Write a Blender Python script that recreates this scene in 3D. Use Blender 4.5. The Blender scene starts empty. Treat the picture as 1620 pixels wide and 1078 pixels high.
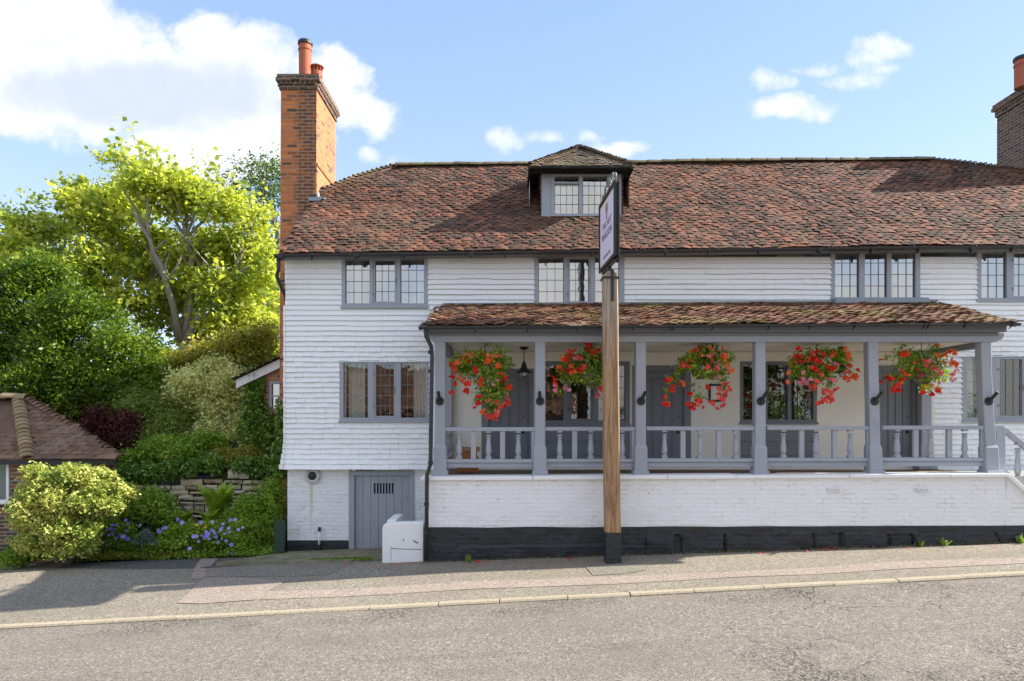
import bpy, math, random
import numpy as np
from mathutils import Vector, Matrix, noise
random.seed(7); rng = np.random.default_rng(7)
R = math.radians
scene = bpy.context.scene
C = scene.collection
CZ = 2.6          # camera height above datum
F = 1080.0; HX, HY = 810.0, 662.0
def P(px, py, Y):
    return Vector(((px-HX)/F*Y, Y, CZ+(HY-py)/F*Y))
def X_(px, Y): return (px-HX)/F*Y
def Z_(py, Y): return CZ+(HY-py)/F*Y

# ---------------------------------------------------------------- camera
cam = bpy.data.cameras.new('camera'); camo = bpy.data.objects.new('camera', cam); C.objects.link(camo)
camo.location = (0, 0, CZ); camo.rotation_euler = (R(90), 0, 0)
cam.sensor_width = 36; cam.lens = 24; cam.shift_y = (HY-539)/1620; cam.clip_end = 2000; cam.clip_start = .1
scene.camera = camo
# ---------------------------------------------------------------- sun
sunv = Vector((1.47, .10, 1.0)).normalized()
SUN_EL = math.asin(sunv.z); SUN_ROT = math.atan2(sunv.x, sunv.y)
sl = bpy.data.lights.new('sun', 'SUN'); sl.energy = 4.6; sl.angle = R(.5); sl.color = (1, .95, .86)
so = bpy.data.objects.new('sun', sl); C.objects.link(so)
so.rotation_euler = (-sunv).to_track_quat('-Z', 'Y').to_euler(); so.location = (30, 0, 30)
scene.view_settings.view_transform = 'Standard'; scene.view_settings.look = 'None'
scene.view_settings.exposure = 1.22; scene.view_settings.gamma = 1
scene.view_settings.use_curve_mapping = False
scene.cycles.max_bounces = 8; scene.cycles.transparent_max_bounces = 12
# ---------------------------------------------------------------- world
w = bpy.data.worlds.new('World'); scene.world = w; w.use_nodes = True
nt = w.node_tree; nt.nodes.clear()
class N:
    """tiny node helper"""
    def __init__(s, nt): s.nt = nt
    def n(s, t, **k):
        x = s.nt.nodes.new(t)
        for a, b in k.items(): setattr(x, a, b)
        return x
    def set(s, sock, v):
        if isinstance(v, bpy.types.NodeSocket): s.nt.links.new(v, sock)
        elif v is not None:
            if sock.type == 'RGBA' and not hasattr(v, '__len__'): v = (v, v, v, 1)
            elif sock.type == 'RGBA' and len(v) == 3: v = (*v, 1)
            sock.default_value = v
    def m(s, op, a, b=None, c=None, clamp=False):
        x = s.n('ShaderNodeMath', operation=op, use_clamp=clamp)
        s.set(x.inputs[0], a)
        if b is not None: s.set(x.inputs[1], b)
        if c is not None: s.set(x.inputs[2], c)
        return x.outputs[0]
    def mix(s, f, a, b, bt='MIX'):
        x = s.n('ShaderNodeMix', data_type='RGBA', blend_type=bt)
        s.set(x.inputs[0], f); s.set(x.inputs[6], a); s.set(x.inputs[7], b)
        return x.outputs[2]
    def noise(s, vec, sc, det=4, rough=.55, dist=0):
        x = s.n('ShaderNodeTexNoise')
        s.set(x.inputs['Vector'], vec); s.set(x.inputs['Scale'], sc); s.set(x.inputs['Detail'], det)
        s.set(x.inputs['Roughness'], rough); s.set(x.inputs['Distortion'], dist)
        return x.outputs['Fac']
    def ramp(s, f, stops, interp='LINEAR'):
        x = s.n('ShaderNodeValToRGB'); x.color_ramp.interpolation = interp
        e = x.color_ramp.elements
        while len(e) < len(stops): e.new(.5)
        for i, (p, c) in enumerate(stops):
            e[i].position = p; e[i].color = (c, c, c, 1) if not hasattr(c, '__len__') else (*c[:3], 1)
        s.set(x.inputs[0], f); return x.outputs[0]
    def step(s, f, a, b):   # smooth 0..1 between a and b
        x = s.n('ShaderNodeMapRange', interpolation_type='SMOOTHSTEP')
        s.set(x.inputs[0], f); s.set(x.inputs[1], a); s.set(x.inputs[2], b)
        return x.outputs[0]
    def sep(s, v):
        x = s.n('ShaderNodeSeparateXYZ'); s.set(x.inputs[0], v); return x.outputs
    def comb(s, a, b, c=0):
        x = s.n('ShaderNodeCombineXYZ')
        s.set(x.inputs[0], a); s.set(x.inputs[1], b); s.set(x.inputs[2], c); return x.outputs[0]
g = N(nt)
sky = g.n('ShaderNodeTexSky', sky_type='NISHITA'); sky.sun_disc = False
sky.sun_elevation = SUN_EL; sky.sun_rotation = SUN_ROT; sky.altitude = 50
sky.air_density = 1.0; sky.dust_density = 0.6; sky.ozone_density = 1.2
tc = g.n('ShaderNodeTexCoord').outputs['Generated']
dx, dy, dz = g.sep(tc)
ay = g.m('MAXIMUM', g.m('ABSOLUTE', dy), .06)
u = g.m('DIVIDE', dx, ay); v = g.m('DIVIDE', dz, ay)
uv = g.comb(u, v, 0)
warp = g.n('ShaderNodeTexNoise'); g.set(warp.inputs['Vector'], uv); warp.inputs['Scale'].default_value = 9; warp.inputs['Detail'].default_value = 6
wx, wy, wz = g.sep(warp.outputs['Color'])
u2 = g.m('ADD', u, g.m('MULTIPLY', g.m('SUBTRACT', wx, .5), .075)); v2 = g.m('ADD', v, g.m('MULTIPLY', g.m('SUBTRACT', wy, .5), .06))
clouds = [(20,40,150,95,1.1),(105,105,150,110,1.2),(215,130,150,60,1.2),(350,130,110,75,1.2),(325,60,52,42,1.0),(400,110,75,60,1.0),
 (40,180,85,38,.9),(150,160,120,40,.9),(300,225,95,46,1.0),(380,245,80,56,1.1),(270,225,70,40,.9),(430,225,80,60,1.0),(340,275,90,30,.8),
 (470,125,70,50,.8),(540,120,40,40,1.05),(548,165,48,40,.9),(598,186,34,30,.9),(590,240,24,16,.55),(620,252,22,8,.35),(545,270,30,14,.3),(640,250,20,8,.3),
 (1383,82,54,24,.66),(1352,124,50,17,.6),(1392,108,40,16,.56),(1296,106,38,12,.52),(1228,127,36,18,.64),(1258,172,60,22,.8),(1290,178,30,16,.6),
 (975,233,50,16,.72),(920,218,48,12,.5),(872,225,46,12,.54),(803,227,32,18,.52),(1578,200,9,12,.6),(200,216,24,9,.45)]
tot = None
for (cx, cy, rx, ry, am) in clouds:
    a = g.m('MULTIPLY', g.m('SUBTRACT', u2, (cx-HX)/F), F/rx)
    b = g.m('MULTIPLY', g.m('SUBTRACT', v2, (HY-cy)/F), F/ry)
    d = g.m('ADD', g.m('MULTIPLY', a, a), g.m('MULTIPLY', b, b))
    e = g.m('MULTIPLY', g.m('SUBTRACT', 1.0, g.m('MULTIPLY', d, .5), clamp=True), am)
    tot = e if tot is None else g.m('MAXIMUM', tot, e)
fn = g.noise(uv, 16, 9, .62)
dens = g.m('ADD', tot, g.m('MULTIPLY', g.m('SUBTRACT', fn, .5), 1.45))
front = g.step(dy, .0, .1)
fn2 = g.noise(tc, 3.2, 6, .6)
densb = g.step(fn2, .40, .56)
cov = g.m('ADD', g.m('MULTIPLY', g.step(dens, .22, .80), front), g.m('MULTIPLY', densb, g.m('SUBTRACT', 1, front)), clamp=True)
# thick parts of the bank of cloud have a grey base
gx = g.m('MULTIPLY', g.m('SUBTRACT', u2, (225-HX)/F), F/270); gy = g.m('MULTIPLY', g.m('SUBTRACT', v2, (HY-145)/F), F/62)
gd = g.m('SUBTRACT', 1, g.m('ADD', g.m('MULTIPLY', gx, gx), g.m('MULTIPLY', gy, gy)), clamp=True)
greyf = g.m('MULTIPLY', g.step(g.m('ADD', gd, g.m('MULTIPLY', g.m('SUBTRACT', fn, .5), .9)), .0, .8), .8)
fn3 = g.noise(uv, 30, 5, .6)
white = g.mix(g.m('MULTIPLY', g.step(fn3, .35, .7), .5), (3.3, 3.45, 3.7), (4.3, 4.3, 4.3))
ccol = g.mix(greyf, white, (2.35, 2.65, 3.2))
hz = g.step(dz, -.02, .75)
skycol = g.mix(1.0, sky.outputs[0], g.mix(hz, (1.35, 1.36, 1.35), (1.75, 1.62, 1.5)), 'MULTIPLY')
skycol = g.mix(.78, skycol, g.mix(g.step(dz, .0, .6), (2.3, 2.8, 3.85), (1.15, 1.78, 3.6)))
col = g.mix(g.m('MULTIPLY', cov, .97), skycol, ccol)
bg = g.n('ShaderNodeBackground'); bg.inputs[1].default_value = 0.13
g.set(bg.inputs[0], col)
wo = g.n('ShaderNodeOutputWorld'); nt.links.new(bg.outputs[0], wo.inputs[0])

# ---------------------------------------------------------------- materials
MATS = {}
def newmat(name):
    m = bpy.data.materials.new(name); m.use_nodes = True
    m.node_tree.nodes.clear(); return m, N(m.node_tree)
def finish(g, color, rough=.6, metal=0, bump=None, bstr=.3, bdist=.01, spec=.5, trans=None, coat=None):
    p = g.n('ShaderNodeBsdfPrincipled'); g.set(p.inputs['Base Color'], color); g.set(p.inputs['Roughness'], rough)
    g.set(p.inputs['Metallic'], metal); g.set(p.inputs['Specular IOR Level'], spec)
    if coat: g.set(p.inputs['Coat Weight'], coat)
    if bump is not None:
        b = g.n('ShaderNodeBump'); b.inputs['Strength'].default_value = bstr; b.inputs['Distance'].default_value = bdist
        g.set(b.inputs['Height'], bump); g.nt.links.new(b.outputs[0], p.inputs['Normal'])
    o = g.n('ShaderNodeOutputMaterial'); sh = p.outputs[0]
    if trans:
        t = g.n('ShaderNodeBsdfTranslucent'); g.set(t.inputs[0], trans[0])
        mx = g.n('ShaderNodeMixShader'); g.set(mx.inputs[0], trans[1])
        g.nt.links.new(sh, mx.inputs[1]); g.nt.links.new(t.outputs[0], mx.inputs[2]); sh = mx.outputs[0]
    g.nt.links.new(sh, o.inputs[0])
def geo(g): return g.n('ShaderNodeNewGeometry').outputs['Position']
def rnd(g): return g.n('ShaderNodeAttribute', attribute_name='rnd').outputs['Fac']
def paint(name, col, dirt=(.35, .33, .28), damt=.3, rough=.45, bscale=60, bstr=.15, spec=.5):
    m, g = newmat(name); p = geo(g)
    n1 = g.noise(p, 2.2, 6, .65); n2 = g.noise(p, 14, 5, .6)
    c = g.mix(g.m('MULTIPLY', g.step(n1, .52, .8), damt), col, dirt)
    c = g.mix(g.m('MULTIPLY', g.step(n2, .4, .75), .12), c, tuple(x*.75 for x in col))
    px_, py_, pz_ = g.sep(p); st = g.noise(g.comb(g.m('MULTIPLY', px_, 9), g.m('MULTIPLY', py_, 9), g.m('MULTIPLY', pz_, 1.1)), 1, 5, .7)
    c = g.mix(g.m('MULTIPLY', g.step(st, .55, .78), damt*.8), c, dirt)
    finish(g, c, g.m('ADD', rough, g.m('MULTIPLY', n2, .15)), bump=g.noise(p, bscale, 3), bstr=bstr, bdist=.004, spec=spec)
    MATS[name] = m
paint('white_tile', (.90, .90, .89), dirt=(.60, .60, .54), damt=.24, rough=.5, bscale=40)
paint('white_paint', (.85, .85, .85), damt=.12)
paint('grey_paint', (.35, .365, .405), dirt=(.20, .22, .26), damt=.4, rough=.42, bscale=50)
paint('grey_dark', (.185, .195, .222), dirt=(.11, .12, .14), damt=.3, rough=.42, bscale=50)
paint('black_metal', (.018, .019, .021), dirt=(.04, .04, .04), damt=.5, rough=.4)
paint('tar_black', (.016, .016, .016), rough=.85, spec=.08)
paint('gutter_black', (.03, .031, .034), dirt=(.07, .068, .062), damt=.7, rough=.38)
paint('cream', (.86, .82, .74), dirt=(.74, .69, .6), damt=.2, rough=.8, bscale=20)
paint('lead', (.30, .33, .36), dirt=(.2, .22, .24), damt=.6, rough=.5, bscale=12)
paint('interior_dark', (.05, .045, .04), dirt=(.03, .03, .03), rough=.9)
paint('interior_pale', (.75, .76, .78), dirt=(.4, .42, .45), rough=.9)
paint('curtain', (.68, .64, .56), dirt=(.5, .47, .4), rough=.9, bscale=90)
paint('leading', (.06, .065, .07), rough=.6)
paint('leading_pale', (.22, .23, .23), rough=.6)
paint('terracotta', (.42, .12, .06), dirt=(.3, .13, .09), damt=.5, rough=.7)
paint('bark', (.20, .175, .14), dirt=(.1, .1, .07), damt=.6, rough=.9, bscale=25, bstr=.8)
paint('bark_pale', (.30, .27, .22), dirt=(.2, .18, .14), damt=.5, rough=.9, bscale=25, bstr=.6)
paint('orange_wood', (.42, .15, .035), dirt=(.3, .1, .03), damt=.5, rough=.35, bscale=20)
paint('green_paint', (.02, .05, .035), rough=.5)
paint('sign_black', (.02, .021, .018), dirt=(.05, .07, .02), damt=.9, rough=.5)
paint('gold', (.75, .35, .06), dirt=(.55, .25, .05), damt=.4, rough=.4)
paint('sign_lilac', (.82, .77, .88), dirt=(.66, .6, .74), damt=.3, rough=.35)
paint('sign_ink', (.16, .13, .17), rough=.5)
paint('sign_bronze', (.3, .22, .12), rough=.5)
paint('iron_pale', (.22, .22, .21), dirt=(.1, .1, .09), damt=.6, rough=.5)
paint('steel', (.55, .55, .53), dirt=(.3, .28, .24), damt=.6, rough=.45)
paint('petal_red', (.75, .02, .012), rough=.5)
paint('stone_step', (.3, .3, .28), dirt=(.2, .22, .12), damt=.6, rough=.9, bscale=20, bstr=.5)

def brickmat(name, ramp, mortar, bw=.225, bh=.075, ms=.011, soot=None, paintcol=None, bstr=.7, lich=None):
    m, g = newmat(name); p = geo(g); x, y, z = g.sep(p)
    vec = g.comb(g.m('ADD', x, y), z, 0)
    wv = g.n('ShaderNodeTexNoise'); g.set(wv.inputs['Vector'], p); wv.inputs['Scale'].default_value = 5; wv.inputs['Detail'].default_value = 3
    vm = g.n('ShaderNodeVectorMath', operation='MULTIPLY_ADD'); g.set(vm.inputs[0], wv.outputs['Color']); vm.inputs[1].default_value = (.05, .03, 0); g.set(vm.inputs[2], vec)
    b = g.n('ShaderNodeTexBrick'); g.set(b.inputs['Vector'], vm.outputs[0])
    for k, val in (('Color1', (0, 0, 0, 1)), ('Color2', (1, 1, 1, 1)), ('Mortar', (.5, .5, .5, 1)), ('Scale', 1), ('Mortar Size', ms), ('Mortar Smooth', .3), ('Bias', 0), ('Brick Width', bw), ('Row Height', bh)):
        b.inputs[k].default_value = val
    fine = g.noise(p, 45, 5, .65); big = g.noise(p, 1.6, 5, .6)
    if paintcol:
        c = g.mix(g.m('MULTIPLY', b.outputs['Fac'], .07), paintcol, tuple(v*.7 for v in paintcol))
        if paintcol[0] > .3:
            c = g.mix(g.m('MULTIPLY', g.m('MULTIPLY', g.step(g.noise(p, 3.1, 6, .7), .50, .66), b.outputs['Fac']), .6), c, (.5, .42, .33))
            c = g.mix(g.m('MULTIPLY', g.step(g.noise(p, 4.5, 8, .75), .60, .72), .42), c, (.6, .52, .43))
        else:
            c = g.mix(g.m('MULTIPLY', g.step(g.noise(p, 5, 7, .75), .6, .75), .5), c, (.13, .13, .12))
    else:
        rb = g.m('ADD', g.sep(b.outputs['Color'])[0], g.m('MULTIPLY', g.m('SUBTRACT', fine, .5), .35))
        c = g.ramp(rb, ramp)
        if soot: # soot = (x0,x1,amount) band of burnt headers
            ny_ = g.m('ABSOLUTE', g.sep(g.n('ShaderNodeNewGeometry').outputs['Normal'])[1])
            band = g.m('MULTIPLY', g.m('MULTIPLY', g.step(ny_, .4, .6), g.step(g.m('ADD', x, g.m('MULTIPLY', g.m('SUBTRACT', big, .5), .5)), soot[0], soot[0]+.16)), g.step(g.m('ADD', big, g.m('MULTIPLY', g.sep(b.outputs['Color'])[0], .5)), .42, .75))
            c = g.mix(g.m('MULTIPLY', band, soot[1]), c, (.035, .028, .024))
        c = g.mix(b.outputs['Fac'], c, mortar)
        if lich: c = g.mix(g.m('MULTIPLY', g.step(g.noise(p, 6, 6, .7), .55, .7), lich), c, (.25, .24, .17))
    h = g.m('ADD', g.m('MULTIPLY', g.m('SUBTRACT', 1, b.outputs['Fac']), 1.0), g.m('MULTIPLY', fine, .6))
    if paintcol: h = g.m('ADD', h, g.m('ADD', g.m('MULTIPLY', g.noise(p, 9, 4), 2.2), g.m('MULTIPLY', g.noise(g.comb(g.m('MULTIPLY', x, 5), y, g.m('MULTIPLY', z, 22)), 1, 3), 1.6)))
    finish(g, c, .8 if not paintcol else .55, bump=h, bstr=bstr, bdist=.012)
    MATS[name] = m
OR = [(0, (.09, .04, .022)), (.15, (.42, .12, .03)), (.5, (.74, .22, .04)), (.8, (.62, .17, .04)), (1, (.36, .14, .06))]
brickmat('brick_orange', OR, (.34, .25, .17), soot=(-4.60, .72))
brickmat('brick_annex', [(0, (.10, .055, .035)), (.2, (.30, .12, .06)), (.5, (.46, .20, .10)), (.8, (.40, .17, .09)), (1, (.22, .12, .08))], (.36, .30, .22))
brickmat('brick_side', OR, (.42, .33, .24))
brickmat('brick_dark', [(0, (.05, .03, .025)), (.4, (.13, .065, .04)), (.8, (.2, .1, .06)), (1, (.1, .06, .05))], (.3, .24, .17), lich=.3)
brickmat('brick_garage', [(0, (.06, .045, .045)), (.4, (.12, .07, .055)), (.7, (.25, .1, .05)), (1, (.3, .12, .06))], (.35, .31, .24))
brickmat('white_brick', None, None, paintcol=(.85, .85, .85), bstr=.42)
brickmat('black_brick', None, None, paintcol=(.022, .024, .027), bstr=.7)
brickmat('stone_wall', [(0, (.16, .12, .07)), (.35, (.36, .33, .26)), (.7, (.5, .47, .4)), (1, (.36, .24, .1))], (.07, .06, .04), bw=.42, bh=.16, ms=.02, bstr=1, lich=.5)

def tilemat(name, stops, lich=(.30, .26, .14), la=.5, big=.45, edge=None):
    m, g = newmat(name); p = geo(g); r = rnd(g)
    n1 = g.noise(p, .9, 5, .6); n2 = g.noise(p, 22, 6, .7); n3 = g.m('ADD', g.m('MULTIPLY', g.noise(p, 1.3, 4, .6), .6), g.m('MULTIPLY', g.noise(p, 7, 6, .7), .4))
    t = g.m('ADD', g.m('MULTIPLY', r, .58), g.m('MULTIPLY', g.m('SUBTRACT', n1, .5), big*2))
    t = g.m('ADD', t, g.m('ADD', .19, g.m('MULTIPLY', g.m('SUBTRACT', n2, .5), .35)))
    c = g.ramp(t, stops)
    c = g.mix(g.m('MULTIPLY', g.step(n3, .49, .60), la), c, g.mix(g.step(n2, .45, .6), tuple(v*.5 for v in lich), lich))
    finish(g, c, .85, bump=n2, bstr=.5, bdist=.006, spec=.3)
    MATS[name] = m
tilemat('roof_tile', [(0, (.03, .022, .017)), (.28, (.07, .043, .03)), (.5, (.125, .060, .038)), (.72, (.19, .080, .046)), (.9, (.26, .12, .07)), (1, (.36, .21, .14))], lich=(.19, .145, .095), la=.42, big=.42)
tilemat('porch_tile', [(0, (.035, .025, .02)), (.25, (.09, .05, .035)), (.5, (.16, .07, .042)), (.75, (.25, .12, .07)), (1, (.40, .26, .18))], lich=(.34, .28, .09), la=.55, big=.3)
tilemat('dormer_tile', [(0, (.04, .032, .025)), (.4, (.10, .075, .05)), (.7, (.17, .12, .075)), (1, (.22, .13, .08))], la=.5)
tilemat('garage_tile', [(0, (.07, .045, .03)), (.4, (.15, .088, .056)), (.8, (.22, .125, .075)), (1, (.40, .21, .11))], lich=(.35, .3, .22), la=.3)
tilemat('bonnet_tile', [(0, (.2, .13, .07)), (.5, (.3, .22, .12)), (1, (.4, .3, .16))], lich=(.45, .4, .2), la=.7)
tilemat('ridge_tile', [(0, (.09, .08, .05)), (.5, (.17, .14, .085)), (1, (.24, .19, .12))], lich=(.26, .25, .09), la=.7)

def asphalt(name, base, lo=.6, hi=1.5, crack=True, patch=.25, stone=(.55, .53, .48), sc=1.0, streak=False):
    m, g = newmat(name); p = geo(g); x, y, z = g.sep(p)
    v = g.n('ShaderNodeTexVoronoi'); g.set(v.inputs['Vector'], p); v.inputs['Scale'].default_value = 95*sc
    cs = g.sep(v.outputs['Color'])[0]
    v2 = g.n('ShaderNodeTexVoronoi'); g.set(v2.inputs['Vector'], p); v2.inputs['Scale'].default_value = 38*sc
    cs2 = g.sep(v2.outputs['Color'])[1]
    s = g.ramp(cs, [(0, lo*.8), (.25, lo*1.15), (.7, 1.0), (1, hi*.88)])
    c = g.mix(1, base, s, 'MULTIPLY')
    c = g.mix(g.m('MULTIPLY', g.step(cs2, .85, .97), .28), c, stone)
    c = g.mix(g.m('MULTIPLY', g.step(cs2, .14, .02), .6), c, tuple(q*.35 for q in base))
    n1 = g.noise(g.comb(g.m('MULTIPLY', x, .35), g.m('MULTIPLY', y, 1.3), z), .9, 6, .6); n2 = g.noise(p, 5, 6, .7)
    c = g.mix(g.m('MULTIPLY', g.step(n1, .42, .68), patch*1.4), c, tuple(q*.62 for q in base))
    c = g.mix(g.m('MULTIPLY', g.step(n2, .5, .75), patch*.7), c, tuple(min(q*1.4, .8) for q in base))
    hgt = g.m('ADD', g.m('MULTIPLY', v.outputs['Distance'], 1), g.m('MULTIPLY', n2, .3))
    if crack:
        wn = g.n('ShaderNodeTexNoise'); g.set(wn.inputs['Vector'], p); wn.inputs['Scale'].default_value = 2.5; wn.inputs['Detail'].default_value = 8
        vm = g.n('ShaderNodeVectorMath', operation='MULTIPLY_ADD'); g.set(vm.inputs[0], wn.outputs['Color']); vm.inputs[1].default_value = (.7, .7, 0); g.set(vm.inputs[2], p)
        vc = g.n('ShaderNodeTexVoronoi', feature='DISTANCE_TO_EDGE'); g.set(vc.inputs['Vector'], vm.outputs[0]); vc.inputs['Scale'].default_value = 1.1
        line = g.step(vc.outputs['Distance'], .012, .002)
        zone = g.m('MULTIPLY', g.step(x, 1.2, 3.8), g.step(g.noise(p, .55, 3), .46, .56))
        lf = g.m('MULTIPLY', g.m('MULTIPLY', line, zone), .8)
        c = g.mix(lf, c, (.03, .028, .025))
        # broken, open-textured strip along the kerb and by the wheel tracks
        rough_zone = g.m('MULTIPLY', g.step(y, 8.3, 8.95), g.step(g.noise(p, .9, 4), .42, .6))
        rz2 = g.m('MULTIPLY', g.m('MULTIPLY', g.step(x, .8, 2.6), g.step(y, 7.6, 6.3)), g.step(g.noise(p, .8, 5, .6), .5, .58))
        rz = g.m('MAXIMUM', rough_zone, rz2)
        v3 = g.n('ShaderNodeTexVoronoi'); g.set(v3.inputs['Vector'], p); v3.inputs['Scale'].default_value = 30
        c = g.mix(g.m('MULTIPLY', rz, g.m('MULTIPLY', g.step(v3.outputs['Distance'], .45, .75), .75)), c, (.05, .047, .042))
        hgt = g.m('SUBTRACT', hgt, g.m('MULTIPLY', g.m('ADD', lf, g.m('MULTIPLY', rz, v3.outputs['Distance'])), 2.2))
    if streak:
        yy = g.m('ADD', y, g.m('MULTIPLY', x, -.02))
        tr = g.m('MULTIPLY', g.step(g.m('ABSOLUTE', g.m('SUBTRACT', yy, 7.2)), .16, .03), g.step(g.noise(g.comb(g.m('MULTIPLY', x, .6), g.m('MULTIPLY', y, 26)), 1, 4), .45, .62))
        c = g.mix(g.m('MULTIPLY', tr, .4), c, tuple(q*.45 for q in base))
    finish(g, c, .9, bump=hgt, bstr=.55, bdist=.006, spec=.25)
    MATS[name] = m
asphalt('road_asphalt', (.238, .207, .167), streak=True)
asphalt('pave_asphalt', (.285, .247, .187), crack=False, patch=.35, sc=.9)
asphalt('pave_patch', (.245, .222, .175), crack=False, patch=.2, sc=1.2)
asphalt('pink_chips', (.35, .283, .225), crack=False, patch=.18, stone=(.72, .62, .55), lo=.75, hi=1.2)
asphalt('dark_tar', (.12, .115, .105), crack=False, patch=.2)
asphalt('kerb_stone', (.45, .375, .265), crack=False, patch=.2, lo=.85, hi=1.1, stone=(.5, .46, .38), sc=1.4)

def mossy(name, base, moss, amt, sc=3):
    m, g = newmat(name); p = geo(g)
    n1 = g.noise(p, sc, 7, .65); n2 = g.noise(p, 40, 5, .7)
    c = g.mix(g.m('MULTIPLY', g.step(n1, .35, .65), amt), base, moss)
    c = g.mix(g.m('MULTIPLY', g.step(n2, .5, .7), .4), c, tuple(v*.5 for v in base))
    finish(g, c, .95, bump=g.m('ADD', n2, n1), bstr=.6, bdist=.02, spec=.2); MATS[name] = m
mossy('slab', (.27, .25, .17), (.14, .13, .06), .8)
mossy('soil', (.06, .045, .03), (.05, .06, .02), .6)
mossy('grass_ground', (.05, .08, .025), (.08, .1, .03), .6, 1)
mossy('plinth_stone', (.03, .03, .03), (.06, .065, .035), .5, 5)
mossy('brown_deck', (.22, .17, .11), (.15, .11, .06), .6)

def woodpost(name):
    m, g = newmat(name); p = geo(g); x, y, z = g.sep(p)
    st = g.noise(g.comb(g.m('MULTIPLY', x, 38), g.m('MULTIPLY', y, 38), g.m('MULTIPLY', z, 1.6)), 1, 6, .65, .4)
    c = g.ramp(st, [(.2, (.10, .055, .028)), (.45, (.34, .19, .09)), (.6, (.46, .28, .15)), (.85, (.55, .38, .24))])
    pt = g.noise(g.comb(g.m('MULTIPLY', x, 6), g.m('MULTIPLY', y, 6), g.m('MULTIPLY', z, 1.1)), 1, 5, .7)
    c = g.mix(g.m('MULTIPLY', g.step(pt, .5, .68), .55), c, (.10, .065, .04)); c = g.mix(g.m('MULTIPLY', g.step(pt, .46, .3), .35), c, (.60, .46, .32))
    grey = g.step(g.m('ADD', z, g.m('MULTIPLY', st, .8)), 3.6, 4.9)
    c = g.mix(g.m('MULTIPLY', grey, .65), c, g.ramp(st, [(.3, (.12, .10, .08)), (.55, (.42, .37, .3)), (.8, (.55, .5, .43))]))
    finish(g, c, .8, bump=st, bstr=.7, bdist=.01); MATS[name] = m
woodpost('timber')

def leafmat(name, stops, tcol, tamt=.4, rough=.5, spec=.35):
    m, g = newmat(name); p = geo(g); r = rnd(g)
    t = g.m('ADD', g.m('MULTIPLY', r, .8), g.m('MULTIPLY', g.m('SUBTRACT', g.noise(p, 1.3, 3), .4), .8))
    c = g.ramp(t, stops)
    tc_ = g.mix(1, c, tcol, 'MULTIPLY')
    finish(g, c, rough, spec=spec, trans=(tc_, tamt)); MATS[name] = m
leafmat('leaf_catalpa', [(0, (.08, .13, .02)), (.3, (.26, .33, .05)), (.65, (.50, .54, .10)), (1, (.68, .66, .22))], (1.7, 1.65, .9), .52)
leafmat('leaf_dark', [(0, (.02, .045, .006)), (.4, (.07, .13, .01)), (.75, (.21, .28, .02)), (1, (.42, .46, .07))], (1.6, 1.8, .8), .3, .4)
leafmat('leaf_ash', [(0, (.06, .1, .03)), (.5, (.12, .18, .05)), (1, (.24, .3, .1))], (1.5, 1.7, .9), .35)
leafmat('leaf_varieg', [(0, (.12, .18, .04)), (.25, (.45, .50, .14)), (.6, (.80, .78, .34)), (1, (.90, .86, .50))], (1.2, 1.2, .8), .3)
leafmat('leaf_euonymus', [(0, (.09, .17, .03)), (.3, (.26, .36, .06)), (.6, (.58, .58, .16)), (1, (.78, .72, .30))], (1.2, 1.2, .7), .3)
leafmat('leaf_feather', [(0, (.07, .11, .02)), (.5, (.26, .33, .06)), (1, (.50, .55, .18))], (1.3, 1.5, .8), .3)
leafmat('leaf_purple', [(0, (.03, .010, .010)), (.55, (.10, .028, .025)), (.85, (.24, .06, .07)), (1, (.45, .14, .16))], (1.6, .9, .9), .25)
leafmat('leaf_green', [(0, (.05, .10, .012)), (.4, (.20, .33, .03)), (1, (.50, .60, .10))], (1.4, 1.6, .7), .35)
leafmat('leaf_ivy', [(0, (.035, .08, .012)), (.5, (.13, .25, .03)), (1, (.40, .52, .11))], (1.3, 1.6, .7), .25, .35, .5)
leafmat('leaf_copper', [(0, (.10, .14, .02)), (.5, (.30, .32, .05)), (.8, (.46, .40, .07)), (1, (.50, .24, .08))], (1.5, 1.3, .7), .35)
leafmat('leaf_fern', [(0, (.11, .20, .015)), (.5, (.30, .42, .04)), (1, (.52, .62, .10))], (1.5, 1.6, .7), .35)
leafmat('leaf_basket', [(0, (.05, .12, .015)), (.4, (.24, .38, .03)), (1, (.66, .72, .14))], (1.4, 1.5, .7), .4)
leafmat('leaf_grass', [(0, (.1, .17, .02)), (.5, (.2, .3, .04)), (1, (.36, .4, .1))], (1.4, 1.5, .7), .35)
leafmat('leaf_bluegrey', [(0, (.08, .14, .10)), (1, (.22, .3, .24))], (1, 1.2, 1), .2)
leafmat('flower_red', [(0, (.62, .012, .015)), (.5, (.85, .04, .02)), (1, (.95, .16, .05))], (1.2, 1, 1), .35)
leafmat('flower_orange', [(0, (.85, .10, .03)), (.5, (.95, .22, .05)), (1, (.98, .38, .12))], (1.1, 1, 1), .35)
leafmat('flower_coral', [(0, (.85, .05, .06)), (.5, (.92, .14, .10)), (1, (.95, .40, .32))], (1.1, 1, 1), .35)
leafmat('flower_pink', [(0, (.85, .12, .22)), (.5, (.9, .3, .38)), (1, (.95, .7, .7))], (1.1, 1, 1), .35)
leafmat('flower_purple', [(0, (.22, .17, .66)), (.5, (.36, .30, .82)), (1, (.52, .46, .9))], (1.1, 1, 1), .3)
leafmat('flower_yellow', [(0, (.7, .5, .02)), (1, (.85, .65, .05))], (1.1, 1, 1), .3)

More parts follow.
